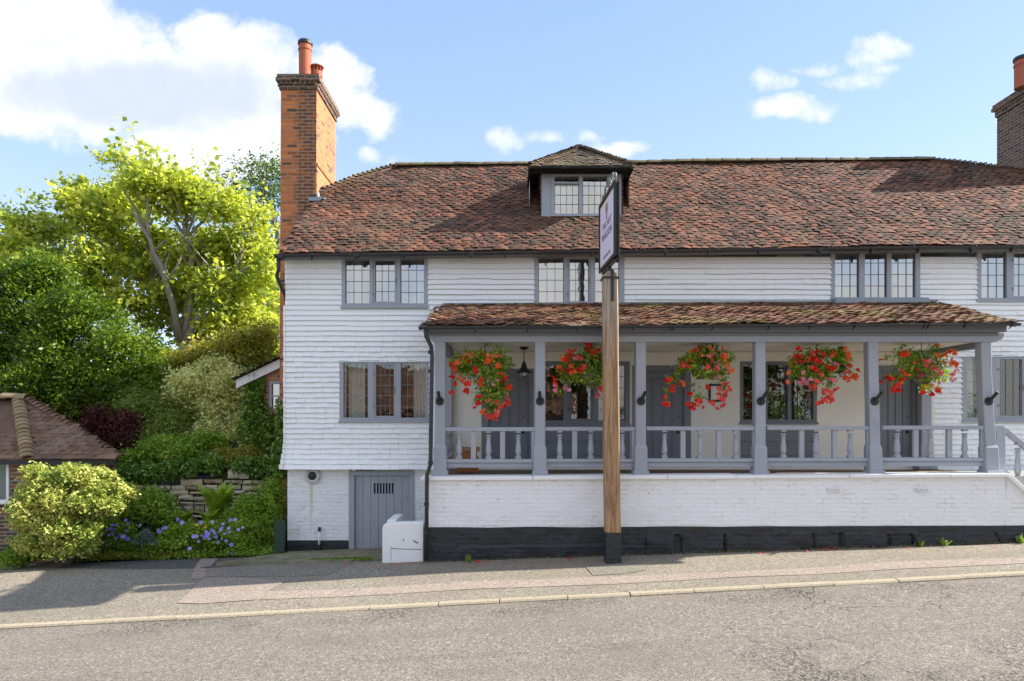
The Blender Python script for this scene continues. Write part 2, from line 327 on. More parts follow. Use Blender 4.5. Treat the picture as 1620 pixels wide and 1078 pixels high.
def glassmat(name, refl, tint=(.85, .9, .9)):
    m, g = newmat(name); p = geo(g)
    t = g.n('ShaderNodeBsdfTransparent'); g.set(t.inputs[0], tint)
    gl = g.n('ShaderNodeBsdfGlossy'); g.set(gl.inputs[0], (1, .97, .92)); g.set(gl.inputs['Roughness'], .015)
    b = g.n('ShaderNodeBump'); b.inputs['Strength'].default_value = .07; b.inputs['Distance'].default_value = .02
    g.set(b.inputs['Height'], g.noise(p, 5, 2)); g.nt.links.new(b.outputs[0], gl.inputs['Normal'])
    mx = g.n('ShaderNodeMixShader'); g.set(mx.inputs[0], refl)
    g.nt.links.new(t.outputs[0], mx.inputs[1]); g.nt.links.new(gl.outputs[0], mx.inputs[2])
    o = g.n('ShaderNodeOutputMaterial'); g.nt.links.new(mx.outputs[0], o.inputs[0]); MATS[name] = m
glassmat('glass_low', .16); glassmat('glass_up', .44)
glassmat('glass_globe', .3, (.8, .8, .8))
M = MATS
# ================================================================ mesh helpers
ORG = {}
class MB:
    def __init__(s): s.v = []; s.f = []; s.r = []; s.g = []
    def cut(s): s.g.append((len(s.v), len(s.f)))
    def split(s, *a, **k):
        g_ = [(0, 0)]+s.g+[(len(s.v), len(s.f))]; out = []
        for (v0, f0), (v1, f1) in zip(g_[:-1], g_[1:]):
            if f1 == f0: continue
            m = MB(); m.v = s.v[v0:v1]; m.f = [tuple(i-v0 for i in f) for f in s.f[f0:f1]]; m.r = s.r[f0:f1]; out.append(m.build(*a, **k))
        return out
    def face(s, idx, r=0.5): s.f.append(tuple(idx)); s.r.append(r)
    def vert(s, p): s.v.append(tuple(p)); return len(s.v)-1
    def poly(s, pts, r=.5):
        b = len(s.v); s.v += [tuple(p) for p in pts]; s.face(range(b, b+len(pts)), r)
    def box(s, x0, x1, y0, y1, z0, z1, r=.5, top=None):
        """box; top=(dx) shifts the top along x"""
        dx = top or 0
        b = len(s.v)
        s.v += [(x0,y0,z0),(x1,y0,z0),(x1,y1,z0),(x0,y1,z0),(x0+dx,y0,z1),(x1+dx,y0,z1),(x1+dx,y1,z1),(x0+dx,y1,z1)]
        for q in ((0,3,2,1),(4,5,6,7),(0,1,5,4),(1,2,6,5),(2,3,7,6),(3,0,4,7)): s.face([b+i for i in q], r)
    def obox(s, a, b_, w, h, up=(0,0,1), r=.5):
        """bar from a to b with width w (sideways) and height h (along up)"""
        a = Vector(a); b_ = Vector(b_); d = (b_-a).normalized(); upv = Vector(up)
        sd = d.cross(upv).normalized(); u_ = sd.cross(d).normalized()
        o = len(s.v)
        for q in (a, b_):
            for (i, j) in ((-1,-1),(1,-1),(1,1),(-1,1)): s.v.append(tuple(q+sd*(w/2*i)+u_*(h/2*j)))
        for q in ((3,2,1,0),(4,5,6,7),(0,1,5,4),(1,2,6,5),(2,3,7,6),(3,0,4,7)): s.face([o+i for i in q], r)
    def tube(s, pts, rad, n=8, r=.5, cap=True):
        pts = [Vector(p) for p in pts]; rads = rad if hasattr(rad, '__len__') else [rad]*len(pts)
        b = len(s.v); prev = None
        for i, p in enumerate(pts):
            d = (pts[min(i+1, len(pts)-1)]-pts[max(i-1, 0)]).normalized()
            ref = Vector((0,0,1)) if abs(d.z) < .95 else Vector((1,0,0))
            if prev is None: a = d.cross(ref).normalized()
            else: a = (prev-d*prev.dot(d)).normalized()
            prev = a; c = d.cross(a)
            for k in range(n):
                t = 2*math.pi*k/n; s.v.append(tuple(p+(a*math.cos(t)+c*math.sin(t))*rads[i]))
        for i in range(len(pts)-1):
            for k in range(n):
                k2 = (k+1) % n; s.face((b+i*n+k, b+i*n+k2, b+(i+1)*n+k2, b+(i+1)*n+k), r)
        if cap:
            s.face([b+k for k in range(n)][::-1], r); e = b+(len(pts)-1)*n; s.face([e+k for k in range(n)], r)
    def lathe(s, c, prof, n=16, r=.5, caps=True):
        """prof: list of (radius, z) round vertical axis at c"""
        b = len(s.v)
        for (ra, z) in prof:
            for k in range(n):
                t = 2*math.pi*k/n; s.v.append((c[0]+ra*math.cos(t), c[1]+ra*math.sin(t), c[2]+z))
        for i in range(len(prof)-1):
            for k in range(n):
                k2 = (k+1) % n; s.face((b+i*n+k, b+i*n+k2, b+(i+1)*n+k2, b+(i+1)*n+k), r)
        if caps:
            s.face([b+k for k in range(n)][::-1], r); e = b+(len(prof)-1)*n; s.face([e+k for k in range(n)], r)
    def extrude(s, pts, y0, y1, r=.5):
        """pts: (x,z) outline, extruded along y"""
        n = len(pts); b = len(s.v)
        for (x, z) in pts: s.v.append((x, y0, z))
        for (x, z) in pts: s.v.append((x, y1, z))
        s.face([b+i for i in range(n)], r); s.face([b+n+i for i in range(n)][::-1], r)
        for i in range(n): j = (i+1) % n; s.face((b+j, b+i, b+n+i, b+n+j), r)
    def build(s, name, mat, parent=None, smooth=False, bevel=0, loc=None, fix=True):
        me = bpy.data.meshes.new(name)
        off = Vector((0,0,0))
        if parent is not None: off = ORG[parent.name]
        elif loc is not None: off = Vector(loc)
        vs = np.array(s.v, dtype=np.float64).reshape(-1, 3)-np.array(off)
        me.from_pydata(vs.tolist(), [], s.f)
        at = me.attributes.new('rnd', 'FLOAT', 'FACE'); at.data.foreach_set('value', np.array(s.r, dtype=np.float32))
        me.materials.append(M[mat])
        if fix:
            import bmesh
            bm = bmesh.new(); bm.from_mesh(me); bmesh.ops.recalc_face_normals(bm, faces=bm.faces); bm.to_mesh(me); bm.free()
        if smooth: me.polygons.foreach_set('use_smooth', [True]*len(me.polygons))
        o = bpy.data.objects.new(name, me); C.objects.link(o)
        if bevel:
            bv = o.modifiers.new('bevel', 'BEVEL'); bv.width = bevel; bv.segments = 2; bv.limit_method = 'ANGLE'; bv.angle_limit = R(40)
        if parent is not None: o.parent = parent
        else: o.location = off
        ORG[o.name] = off
        return o
def leafobj(name, mat, V, F, r, parent=None, loc=None):
    """big leaf meshes straight from numpy arrays; F is (n,4)"""
    off = np.array(ORG[parent.name] if parent is not None else (loc if loc is not None else (0,0,0)), dtype=float)
    V = V-off; n = len(F)
    me = bpy.data.meshes.new(name)
    me.vertices.add(len(V)); me.vertices.foreach_set('co', V.astype(np.float32).ravel())
    me.loops.add(n*4); me.loops.foreach_set('vertex_index', F.astype(np.int32).ravel())
    me.polygons.add(n); me.polygons.foreach_set('loop_start', np.arange(0, n*4, 4, dtype=np.int32))
    me.polygons.foreach_set('loop_total', np.full(n, 4, dtype=np.int32))
    me.update(calc_edges=True)
    at = me.attributes.new('rnd', 'FLOAT', 'FACE'); at.data.foreach_set('value', r.astype(np.float32))
    me.materials.append(M[mat])
    o = bpy.data.objects.new(name, me); C.objects.link(o)
    if parent is not None: o.parent = parent
    else: o.location = tuple(off)
    ORG[o.name] = Vector(tuple(off)); return o
def tag(o, label=None, cat=None, group=None, kind=None):
    if label: o['label'] = label
    if cat: o['category'] = cat
    if group: o['group'] = group
    if kind: o['kind'] = kind
    return o
def empty(name, loc, label, cat, group=None):
    o = bpy.data.objects.new(name, None); C.objects.link(o); o.location = loc; o.empty_display_size = .2
    ORG[o.name] = Vector(loc); return tag(o, label, cat, group)
def nz(x, y, z=0, s=1): return noise.noise(Vector((x*s, y*s, z*s)))

# leaves: diamond quads folded over the mid-rib as two quads sharing it would be; here one bent quad each
def leaves(P0, size, asp=.55, up=.5, droop=.25, sizevar=.35, out=None):
    n = len(P0)
    d = rng.normal(size=(n, 3)); 
    if out is not None: d = d*.8+out
    d /= np.linalg.norm(d, axis=1)[:, None]+1e-9
    nr = rng.normal(size=(n, 3))*(1-up)+np.array([0, 0, 1])*up
    d[:, 2] = d[:, 2]*(1-up*.6)-droop
    d /= np.linalg.norm(d, axis=1)[:, None]
    sd = np.cross(d, nr); sd /= np.linalg.norm(sd, axis=1)[:, None]+1e-9
    nn = np.cross(sd, d)
    L = size*(1+rng.uniform(-sizevar, sizevar, n))[:, None]; W = L*asp
    a = P0-d*L*.5; b = P0+sd*W*.5-d*L*.08+nn*L*.08; c = P0+d*L*.5-nn*L*.06; e = P0-sd*W*.5-d*L*.08+nn*L*.08
    V = np.stack([a, b, c, e], 1).reshape(-1, 3); Fi = np.arange(n*4).reshape(n, 4)
    return V, Fi
def crown_points(blobs, nclump, per, spread, shell=.55, lo=-1.0, flat=.75):
    """blobs: (cx,cy,cz,rx,ry,rz). clumps of points through the outer part of the blobs"""
    B = np.array(blobs, float); vol = B[:, 3]*B[:, 4]*B[:, 5]; vol = vol**.8; p = vol/vol.sum()
    k = rng.choice(len(B), nclump, p=p)
    d = rng.normal(size=(nclump, 3)); d /= np.linalg.norm(d, axis=1)[:, None]
    rr = shell+(1.04-shell)*rng.random(nclump)**.8
    cc = B[k, :3]+d*rr[:, None]*B[k, 3:6]
    ok = d[:, 2] > lo; cc = cc[ok]; d = d[ok]
    per_ = np.maximum(2, (per*(.4+1.2*rng.random(len(cc)))).astype(int))
    idx = np.repeat(np.arange(len(cc)), per_)
    off = rng.normal(size=(len(idx), 3))*spread*np.array([1, 1, flat])
    pts = cc[idx]+off
    tone = np.clip((rng.random(len(cc))[idx])*.55+rng.random(len(idx))*.45, 0, 1)
    outd = d[idx]
    return pts, tone, outd, cc
def foliage(name, mat, blobs, nclump, per, spread, size, parent=None, loc=None, asp=.55, shell=.55, lo=-1., up=.4, droop=.2, flat=.75, outk=.6):
    pts, tone, outd, cc = crown_points(blobs, nclump, per, spread, shell, lo, flat)
    V, Fi = leaves(pts, size, asp, up, droop, out=outd*outk)
    return leafobj(name, mat, V, Fi, tone, parent, loc), cc
def limbs(mb, base, targets, r0, r1=.012, seg=7, wob=.12, lift=.35):
    base = Vector(base)
    for t in targets:
        t = Vector(t); L = (t-base).length; pts = []; rads = []
        w1 = Vector((random.uniform(-1,1), random.uniform(-1,1), random.uniform(-.3,.6)))*wob*L
        for i in range(seg+1):
            k = i/seg; p = base.lerp(t, k)+w1*math.sin(math.pi*k)+Vector((0,0,1))*(lift*L*math.sin(math.pi*k)*.3)
            p += Vector((random.uniform(-1,1), random.uniform(-1,1), random.uniform(-1,1)))*L*.012*(i > 0)
            pts.append(p); rads.append(r0*(1-k)**.8+r1)
        mb.tube(pts, rads, 6)
        yield pts, rads
def lumpy(blobs, k=6, f=.42):
    out = []
    for b in blobs:
        out.append((b[0], b[1], b[2], b[3]*.8, b[4]*.8, b[5]*.8))
        for _ in range(k):
            d = Vector((random.gauss(0, 1), random.gauss(0, .8), random.gauss(.2, 1))).normalized(); s = random.uniform(.7, 1.3)*f
            out.append((b[0]+d.x*b[3]*.78, b[1]+d.y*b[4]*.78, b[2]+d.z*b[5]*.78, b[3]*s, b[4]*s, b[5]*s))
    return out
# ---------------------------------------------------------------- roof tiles
def inpoly(x, y, poly):
    c = False; n = len(poly); j = n-1
    for i in range(n):
        xi, yi = poly[i]; xj, yj = poly[j]
        if (yi > y) != (yj > y) and x < (xj-xi)*(y-yi)/(yj-yi)+xi: c = not c
        j = i
    return c
def tile_plane(mb, org, U, V, poly, tw=.165, exp=.09, th=.013, jit=1.0, sag=0, camber=.007, seed=0):
    """lay clay tiles on the plane org + u*U + v*V where (u,v) lies in poly"""
    rd = random.Random(seed); org = Vector(org); U = Vector(U).normalized(); V = Vector(V).normalized(); Nn = U.cross(V).normalized()
    us = [p[0] for p in poly]; vs = [p[1] for p in poly]
    nrow = int((max(vs)-min(vs))/exp)+1
    for i in range(nrow):
        v = min(vs)+i*exp; off = (i % 2)*tw/2
        ncol = int((max(us)-min(us))/tw)+2
        for j in range(ncol):
            u_ = min(us)+j*tw+off-tw/2+rd.uniform(-.006, .006)*jit
            if not inpoly(u_+.5*tw*.2, v+exp*.45, poly): continue
            wob = .010*jit*nz(u_*1.1, v*1.5, seed)*exp/.1*2
            vv = v+wob+rd.uniform(-.008, .008)*jit
            lift = .013+.010*rd.random()*jit; twist = rd.uniform(-.012, .012)*jit
            sg = sag*nz(u_*.35, v*.4, seed+5)+.018*jit*nz(u_*1.7, v*1.9, seed+9)
            w2 = tw*.488; cam = camber*rd.uniform(.3, 1.6); ln = exp*1.5; r = rd.random()
            def pt(a, b_, h): return org+U*a+V*b_+Nn*(h+sg)
            b = len(mb.v)
            cx = u_+tw/2
            for (bb, hh) in ((vv, lift), (vv+ln, 0.006)):
                for k, (a, ch) in enumerate(((-w2, 0), (-w2*.4, cam), (w2*.4, cam), (w2, 0))):
                    mb.v.append(tuple(pt(cx+a, bb, hh+ch+twist*a/w2)))
            for k, (a, ch) in enumerate(((-w2, 0), (-w2*.4, cam), (w2*.4, cam), (w2, 0))):
                mb.v.append(tuple(pt(cx+a, vv+.002, lift+ch+twist*a/w2-th-.004)))
            for k in range(3):
                mb.face((b+k, b+k+1, b+5+k, b+4+k), r); mb.face((b+8+k, b+9+k, b+1+k, b+k), r)
            mb.face((b, b+4, b+8), r); mb.face((b+3, b+11, b+7), r)
def cap_run(mb, a, b_, rad=.1, step=.28, n=6, up=(0,0,1), seed=1, lift=.025, ln=1.25, half=True):
    """overlapping half-round tiles along a line (ridge, hip)"""
    rd = random.Random(seed); a = Vector(a); b_ = Vector(b_); d = (b_-a); L = d.length; d.normalize()
    sd = d.cross(Vector(up)).normalized(); u_ = sd.cross(d).normalized(); k = max(1, int(L/step))
    st = L/k
    for i in range(k):
        p0 = a+d*(i*st); p1 = p0+d*(st*ln); b = len(mb.v); r = rd.random(); jz = rd.uniform(-.006, .006)
        for (p, h, ra) in ((p0, lift+jz, rad*1.06), (p1, jz, rad*.94)):
            for q in range(n+1):
                t = math.pi*(q/n); mb.v.append(tuple(p+sd*(ra*math.cos(t))+u_*(ra*.75*math.sin(t)+h)))
        for q in range(n): mb.face((b+q, b+q+1, b+n+2+q, b+n+1+q), r)
        c = len(mb.v)
        for q in range(n+1):
            t = math.pi*(q/n); mb.v.append(tuple(p0+sd*(rad*.88*math.cos(t))+u_*(rad*.62*math.sin(t)+lift-.01+jz)))
        for q in range(n): mb.face((c+q, c+q+1, b+q+1, b+q), r)
# white tile hanging
def hang(mb, x0, x1, z0, z1, y, holes, row=.098, wmin=.15, wmax=.22, out=.040, seed=0, long_above=None, flare=None, xl=None):
    rd = random.Random(seed); nr = int((z1-z0)/row)
    row = (z1-z0)/nr
    for i in range(nr):
        zb = z0+i*row; zt = zb+row*1.02; zm = zb+row*.5
        # x edges
        xs = [x0+(rd.uniform(-.02, .0))]
        while xs[-1] < x1:
            lw = (wmin, wmax)
            if long_above is not None and zb > long_above: lw = (.5, 1.6)
            xs.append(xs[-1]+rd.uniform(*lw))
        xs[-1] = x1
        cuts = []
        for h in holes:
            if zm > h[2]-.01 and zm < h[3]+.01: cuts.append((h[0], h[1]))
        segs = []
        for a, b_ in zip(xs[:-1], xs[1:]):
            pc = [(a, b_)]
            for (c0, c1) in cuts:
                nx = []
                for (p, q) in pc:
                    if q <= c0 or p >= c1: nx.append((p, q))
                    else:
                        if p < c0-.01: nx.append((p, c0))
                        if q > c1+.01: nx.append((c1, q))
                pc = nx
            segs += pc
        fo = 0
        if flare and zb < flare[0]: fo = flare[1]*((flare[0]-zb)/(flare[0]-z0))**1.6
        fo2 = flare[1]*(max(0, flare[0]-zb-row)/(flare[0]-z0))**1.6 if flare and zb+row < flare[0] else 0
        for (a, b_) in segs:
            dz = rd.uniform(-.004, .004); o1 = out+rd.uniform(-.005, .007); tilt = rd.uniform(-.004, .004)
            n = max(1, int((b_-a)/.22)); r = rd.random()
            for k in range(n):
                xa = a+(b_-a)*k/n; xb = a+(b_-a)*(k+1)/n
                g0 = .011*nz(xa*1.6, zb*5, seed); g1 = .011*nz(xb*1.6, zb*5, seed)
                e = .0012 if (k in (0, n-1)) else 0
                p = [(xa+e, y-o1-fo, zb+g0+dz), (xb-e, y-o1-fo, zb+g1+dz+tilt), (xb-e, y-.004-fo2, zt+.02), (xa+e, y-.004-fo2, zt+.02)]
                mb.poly(p, r)
                mb.poly([(xa+e, y-o1-fo+.022, zb+g0+dz+.002), (xb-e, y-o1-fo+.022, zb+g1+dz+.002+tilt), p[1], p[0]], r)
                if k == 0: mb.poly([p[0], p[3], (xa+e, y-.002-fo2, zt), (xa+e, y-o1-fo+.022, zb+g0+dz)], r)
                if k == n-1: mb.poly([p[1], p[2], (xb-e, y-.002-fo2, zt), (xb-e, y-o1-fo+.022, zb+g1+dz)], r)
def rects_minus(x0, x1, z0, z1, holes):
    xs = sorted({x0, x1, *[h[0] for h in holes], *[h[1] for h in holes]}); zs = sorted({z0, z1, *[h[2] for h in holes], *[h[3] for h in holes]})
    out = []
    for a, b in zip(xs[:-1], xs[1:]):
        if a < x0-1e-6 or b > x1+1e-6: continue
        for c, d in zip(zs[:-1], zs[1:]):
            if c < z0-1e-6 or d > z1+1e-6: continue
            mx, mz = (a+b)/2, (c+d)/2
            if any(h[0] < mx < h[1] and h[2] < mz < h[3] for h in holes): continue
            out.append((a, b, c, d))
    return out
# rough painted wall: displaced grid
def rough_wall(mb, x0, x1, zf0, zf1, y, amp=.012, sc=3., nx=.06, nzs=.06, ex=None):
    """front face between heights zf0(x) and zf1(x)"""
    cols = max(2, int((x1-x0)/nx)); rows = max(2, int((zf1((x0+x1)/2)-zf0((x0+x1)/2))/nzs))
    b = len(mb.v)
    for i in range(cols+1):
        x = x0+(x1-x0)*i/cols
        for j in range(rows+1):
            z = zf0(x)+(zf1(x)-zf0(x))*j/rows
            dy = amp*(nz(x, z, 3, sc)+.5*nz(x, z, 8, sc*2.7))
            if ex: dy += ex(x, z)
            if i in (0, cols) or j in (0, rows): dy = min(dy, 0) if ex is None else dy
            mb.v.append((x, y-dy, z))
    for i in range(cols):
        for j in range(rows):
            a = b+i*(rows+1)+j; mb.face((a, a+rows+1, a+rows+2, a+1))
# ================================================================ ground
def zk(x): return CZ-2.49+.0517*x            # road level at the kerb line, Y = 9.2
def zw(x): return CZ-2.335+.033*x            # pavement at the front of the porch wall, Y = 11.35
def pave_z(x, y):
    a = zk(x)+.028; b = zw(x); t = (y-9.3)/2.05
    if t <= 1: return a+(b-a)*t+.006*nz(x*.8, y*.8)
    c = CZ-2.45+.036*x
    return b+(c-b)*min((y-11.35)/1.85, 1.6)+.006*nz(x*.8, y*.8)
def clampx(x): return max(-40, min(40, x))
def gridmesh(x0, x1, y0, y1, nx, ny, zf):
    mb = MB()
    for i in range(nx+1):
        for j in range(ny+1):
            x = x0+(x1-x0)*i/nx; y = y0+(y1-y0)*j/ny; mb.v.append((x, y, zf(x, y)))
    for i in range(nx):
        for j in range(ny):
            a = i*(ny+1)+j; mb.face((a, a+ny+1, a+ny+2, a+1))
    return mb
tag(gridmesh(-500, 500, -400, 800, 60, 60, lambda x, y: -.75+.045*clampx(x)-(.4 if y < 9 else 0)).build('ground', 'grass_ground'), 'flat green land under and beyond the street', None, kind='structure')
tag(gridmesh(-40, 40, .5, 9.24, 160, 30, lambda x, y: zk(x)+.06*math.sin(max(0, min(1, (9.2-y)/6))*math.pi/2)*.5+.006*nz(x*.6, y*.6)).build('road', 'road_asphalt', smooth=True), 'grey worn asphalt road in front of the white pub', None, kind='structure')
tag(gridmesh(-40, 40, -6, .5, 40, 6, lambda x, y: zk(x)+.03).build('road', 'road_asphalt', smooth=True), 'far half of the road on the camera side', None, kind='structure')
def kerb_line():
    mb = MB(); x = -30; rd = random.Random(3)
    while x < 30:
        L = rd.uniform(.8, .95); g_ = rd.uniform(.006, .016); dz = rd.uniform(-.006, .006); dy = rd.uniform(-.008, .008)
        n = 3
        prof = [(9.205, -.08), (9.205, .012), (9.222, .034), (9.33, .036), (9.335, -.08)]
        b = len(mb.v); r = rd.random()
        for k in range(n+1):
            xx = x+(L-g_)*k/n
            for (yy, zz) in prof: mb.v.append((xx, yy+dy+.004*nz(xx*3, 1), zk(xx)+zz+dz+.003*nz(xx*6, 2)))
        m = len(prof)
        for k in range(n):
            for q in range(m-1): a = b+k*m+q; mb.face((a, a+m, a+m+1, a+1), r)
        mb.face([b+q for q in range(m)], r); mb.face([b+n*m+q for q in range(m)][::-1], r)
        x += L
    return mb
tag(kerb_line().build('kerb', 'kerb_stone'), 'low pale kerb stones between road and pavement', None, kind='structure')
tag(gridmesh(-40, 40, 9.33, 14.2, 160, 24, pave_z).build('pavement', 'pave_asphalt', smooth=True), 'grey gritty asphalt pavement sloping up past the pub', None, kind='structure')
# pale pink band of relaid surfacing, drawn as quads a few mm above the pavement
def sheet(name, mat, outline_top, outline_bot, n, dz, label):
    """strip between two poly-lines given as (px,py) pixels of the ground -> world by solving on the pavement"""
    def gp(px, py):
        Y = 10.5
        for _ in range(12):
            z = pave_z(X_(px, Y), Y); Y = max(9.35, min(14, (CZ-z)*F/(py-HY)))
        return X_(px, Y), Y
    def lerp(pl, t):
        L = [0]
        for a, b in zip(pl[:-1], pl[1:]): L.append(L[-1]+math.hypot(b[0]-a[0], b[1]-a[1]))
        t *= L[-1]
        for i in range(len(pl)-1):
            if t <= L[i+1]+1e-6:
                k = (t-L[i])/(L[i+1]-L[i]); return pl[i][0]+(pl[i+1][0]-pl[i][0])*k, pl[i][1]+(pl[i+1][1]-pl[i][1])*k
        return pl[-1]
    T = [gp(*p) for p in outline_top]; B = [gp(*p) for p in outline_bot]; mb = MB(); rows = 4
    for i in range(n+1):
        a = lerp(T, i/n); b = lerp(B, i/n)
        for j in range(rows+1):
            k = j/rows; x = a[0]+(b[0]-a[0])*k; y = a[1]+(b[1]-a[1])*k
            if j in (0, rows): y += .012*nz(x*4, y*4, 5)
            mb.v.append((x, y, pave_z(x, y)+dz))
    for i in range(n):
        for j in range(rows):
            a = i*(rows+1)+j; mb.face((a, a+rows+1, a+rows+2, a+1))
    return tag(mb.build(name, mat, smooth=True), label, None, kind='structure')
sheet('pavement_band', 'pink_chips', [(400,937),(560,932),(760,920),(968,913),(1160,905),(1300,898),(1420,889),(1620,882),(1900,866)],
      [(400,950),(560,944),(760,932),(968,925),(1160,914),(1300,909),(1420,901),(1620,892),(1900,878)], 120, .006, 'long pale pink strip of relaid surfacing along the pavement')
sheet('pavement_band', 'pink_chips', [(322,917),(345,916),(400,916),(452,920)], [(280,955),(320,956),(360,953),(400,950)], 20, .009, 'broad pale pink end of the relaid surfacing')
sheet('pavement_patch', 'pave_patch', [(450,882),(470,884),(500,886),(560,889)], [(330,912),(400,913),(470,912),(520,910)], 20, .005, 'grey patch beside the concrete slab')
sheet('pavement_patch', 'pave_patch', [(925,896),(968,895),(1020,890)], [(938,911),(985,909),(1022,903)], 12, .008, 'small grey patch at the foot of the sign post')
sheet('pavement_trench', 'pink_chips', [(318,884),(345,884)], [(302,916),(322,917)], 6, .007, 'faint pinkish trench scar running to the garden')
sheet('pavement_tar', 'dark_tar', [(120,889),(220,886),(330,883),(430,881)], [(90,899),(220,901),(330,899),(420,893)], 30, .004, 'darker smoother asphalt beside the garden')
# raised concrete slab by the cellar door
mb = MB(); n = 20
pts_t = [(455,868),(604,866)]; 
for i in range(n+1):
    k = i/n; x0_ = -4.30+k*2.75; 
    for (yy) in (13.24, 12.6, 12.0, 11.62):
        mb.v.append((x0_-(13.24-yy)*(.45)*(1-k), yy, pave_z(x0_, yy)+.035+.006*nz(x0_*2, yy*2)))
    mb.v.append((x0_-(13.24-11.62)*(.45)*(1-k), 11.61, pave_z(x0_, 11.61)-.05))
for i in range(n):
    for j in range(4): a = i*5+j; mb.face((a, a+5, a+6, a+1))
tag(mb.build('slab', 'slab', smooth=False), 'mossy raised concrete slab in front of the cellar door', None, kind='structure')
# garden soil bed and terrain
def bed_z(x, y):
    t = max(0, min(1, (y-12.9)/1.6)); return pave_z(x, min(y, 13))+.03+.38*t*t+.03*nz(x*2, y*2)
def bed_front(x): return 12.72+.15*math.sin(x*.9)+(.25 if x < -9 else 0)
mb = MB(); nx_, ny_ = 60, 8
for i in range(nx_+1):
    x = -16+(16-4.45)*i/nx_
    for j in range(ny_+1):
        y = bed_front(x)+(14.7-bed_front(x))*j/ny_; mb.v.append((x, y, bed_z(x, y)-(.03 if j else .06)))
for i in range(nx_):
    for j in range(ny_): a = i*(ny_+1)+j; mb.face((a, a+ny_+1, a+ny_+2, a+1))
tag(mb.build('soil', 'soil', smooth=True), 'dark garden bed soil below the stone wall', None, kind='structure')
def bank_z(x, y):
    t = max(0, min(1, (y-14.6)/6)); top = 1.35+.25*nz(x*.6, y*.6)
    if x < -8: top -= min(1, (-8-x)/3)*.5
    return top+t*1.3
tag(gridmesh(-60, -4.45, 14.62, 70, 60, 40, bank_z).build('terrain', 'soil', smooth=True), 'raised garden bank behind the stone wall', None, kind='structure')

# ================================================================ the pub
pub = empty('pub_building', (0, 13.2, .1), 'long white tile-hung pub with a brown clay roof, grey windows and a columned porch', 'building')
WY = 13.2
def rx(px): return X_(px, WY)
def rz(py): return Z_(py, WY)
def gutz(x): return CZ+3.12+.0118*x                     # roof edge height along the front
# windows: (px outer x0,x1,y0,y1), lights px, light y0,y1, rows, cols, kind
WIN = [
 dict(o=(541,677.5,406,488), l=[(547,585),(591,628),(634,671.5)], y=(409.5,480.5), rows=4, cols=3, up=1, cas=1),
 dict(o=(845,987.5,402,486.5), l=[(852,891.5),(898,934),(941,979)], y=(407,480), rows=4, cols=3, up=1, cas=1),
 dict(o=(1313.5,1454.5,394,474.5), l=[(1320,1358),(1367,1402),(1409,1447)], y=(398,471), rows=4, cols=3, up=1, cas=None),
 dict(o=(1544.5,1690,394,478), l=[(1551,1591),(1600,1636),(1644,1682)], y=(398,472), rows=4, cols=3, up=1, cas=1),
 dict(o=(537.5,679,570.5,668), l=[(544,582.5),(592,626.5),(634.5,674)], y=(574.5,661), rows=5, cols=4, up=0, cas=1),
 dict(o=(857,996,572,674), l=[(862,891),(900,938),(946,988.5)], y=(578.5,665.5), rows=5, cols=3, up=0, cas=1, porch=1),
 dict(o=(1169.5,1291.5,572,671), l=[(1175,1206),(1213.5,1245),(1251,1285.5)], y=(577.5,664), rows=5, cols=3, up=0, cas=None, porch=1),
 dict(o=(1520.5,1660,562,668.5), l=[(1528.5,1566),(1577.5,1619),(1626,1653)], y=(566,661), rows=5, cols=3, up=0, cas=1),
]
WLAB = ['three-light leaded window under the left end of the gutter', 'three-light leaded window behind the hanging sign', 'three-light leaded window with a lead sill above the porch roof', 'three-light leaded window at the far right under the gutter',
        'three-light leaded window with cream curtains left of the porch', 'dark three-light leaded window behind the second flower basket', 'dark three-light leaded window behind the fourth porch post', 'three-light leaded window right of the porch']
DOORS = [dict(f=(762,844,584,743), d=(773,836,592), lab='grey arched panel door behind the first flower basket', arch=1),
         dict(f=(1000,1092,579,743), d=(1016,1081,589), lab='grey ribbed door left of the middle flower basket', arch=0),
         dict(f=(1383,1457,579,743), d=(1392,1441,589), lab='grey ribbed door behind the rightmost porch bay', arch=1)]
def hole(o): return (rx(o[0])+.01, rx(o[1])-.01, rz(o[3])+.01, rz(o[2])-.01)
holes = [hole(w_['o']) for w_ in WIN]
dholes = [(rx(d['f'][0]), rx(d['f'][1]), rz(745), rz(d['f'][2])) for d in DOORS]
WL, WR = rx(452.5), 13.8
PX0, PX1 = rx(707), rx(1477)      # plastered back wall of the porch
CEIL = CZ+1.285; DECK = CZ-.985
mb = MB()
hang(mb, WL, WR, CZ+1.29, CZ+3.09, WY, holes, seed=1, long_above=CZ+1.5)
hang(mb, WL, PX0, rz(742), CZ+1.29, WY, holes, seed=2, flare=(rz(700), .13))
hang(mb, PX1, WR, rz(752), CZ+1.29, WY, holes, seed=3)
wall = mb.build('wall', 'white_tile', pub, fix=False)
# corner tiles along the left edge (cut ends) and the flared skirt end
mb = MB()
for i in range(32):
    z = rz(742)+i*.0985; fo = .13*((max(0, rz(700)-z))/(rz(700)-rz(742)))**1.6
    if z > CZ+3.0: break
    mb.box(WL-.035-random.uniform(0, .012)-fo*.3, WL-.001, WY-.045-fo, WY+.2, z+.004, z+.094)
mb.build('corner_tile', 'white_tile', pub)
# backing masonry behind the tiles and porch plaster
mb = MB()
for (a, b, c, d) in rects_minus(WL, WR, rz(744), CZ+3.12, holes+dholes): mb.box(a, b, WY+.001, WY+.14, c, d)
mb.build('backing', 'cream', pub)
mb = MB()
for (a, b, c, d) in rects_minus(PX0, PX1, DECK-.02, CEIL-.01, [h for h in holes[5:7]]+dholes): mb.box(a, b, WY-.03, WY-.001, c, d)
mb.build('porch_back_wall', 'cream', pub)
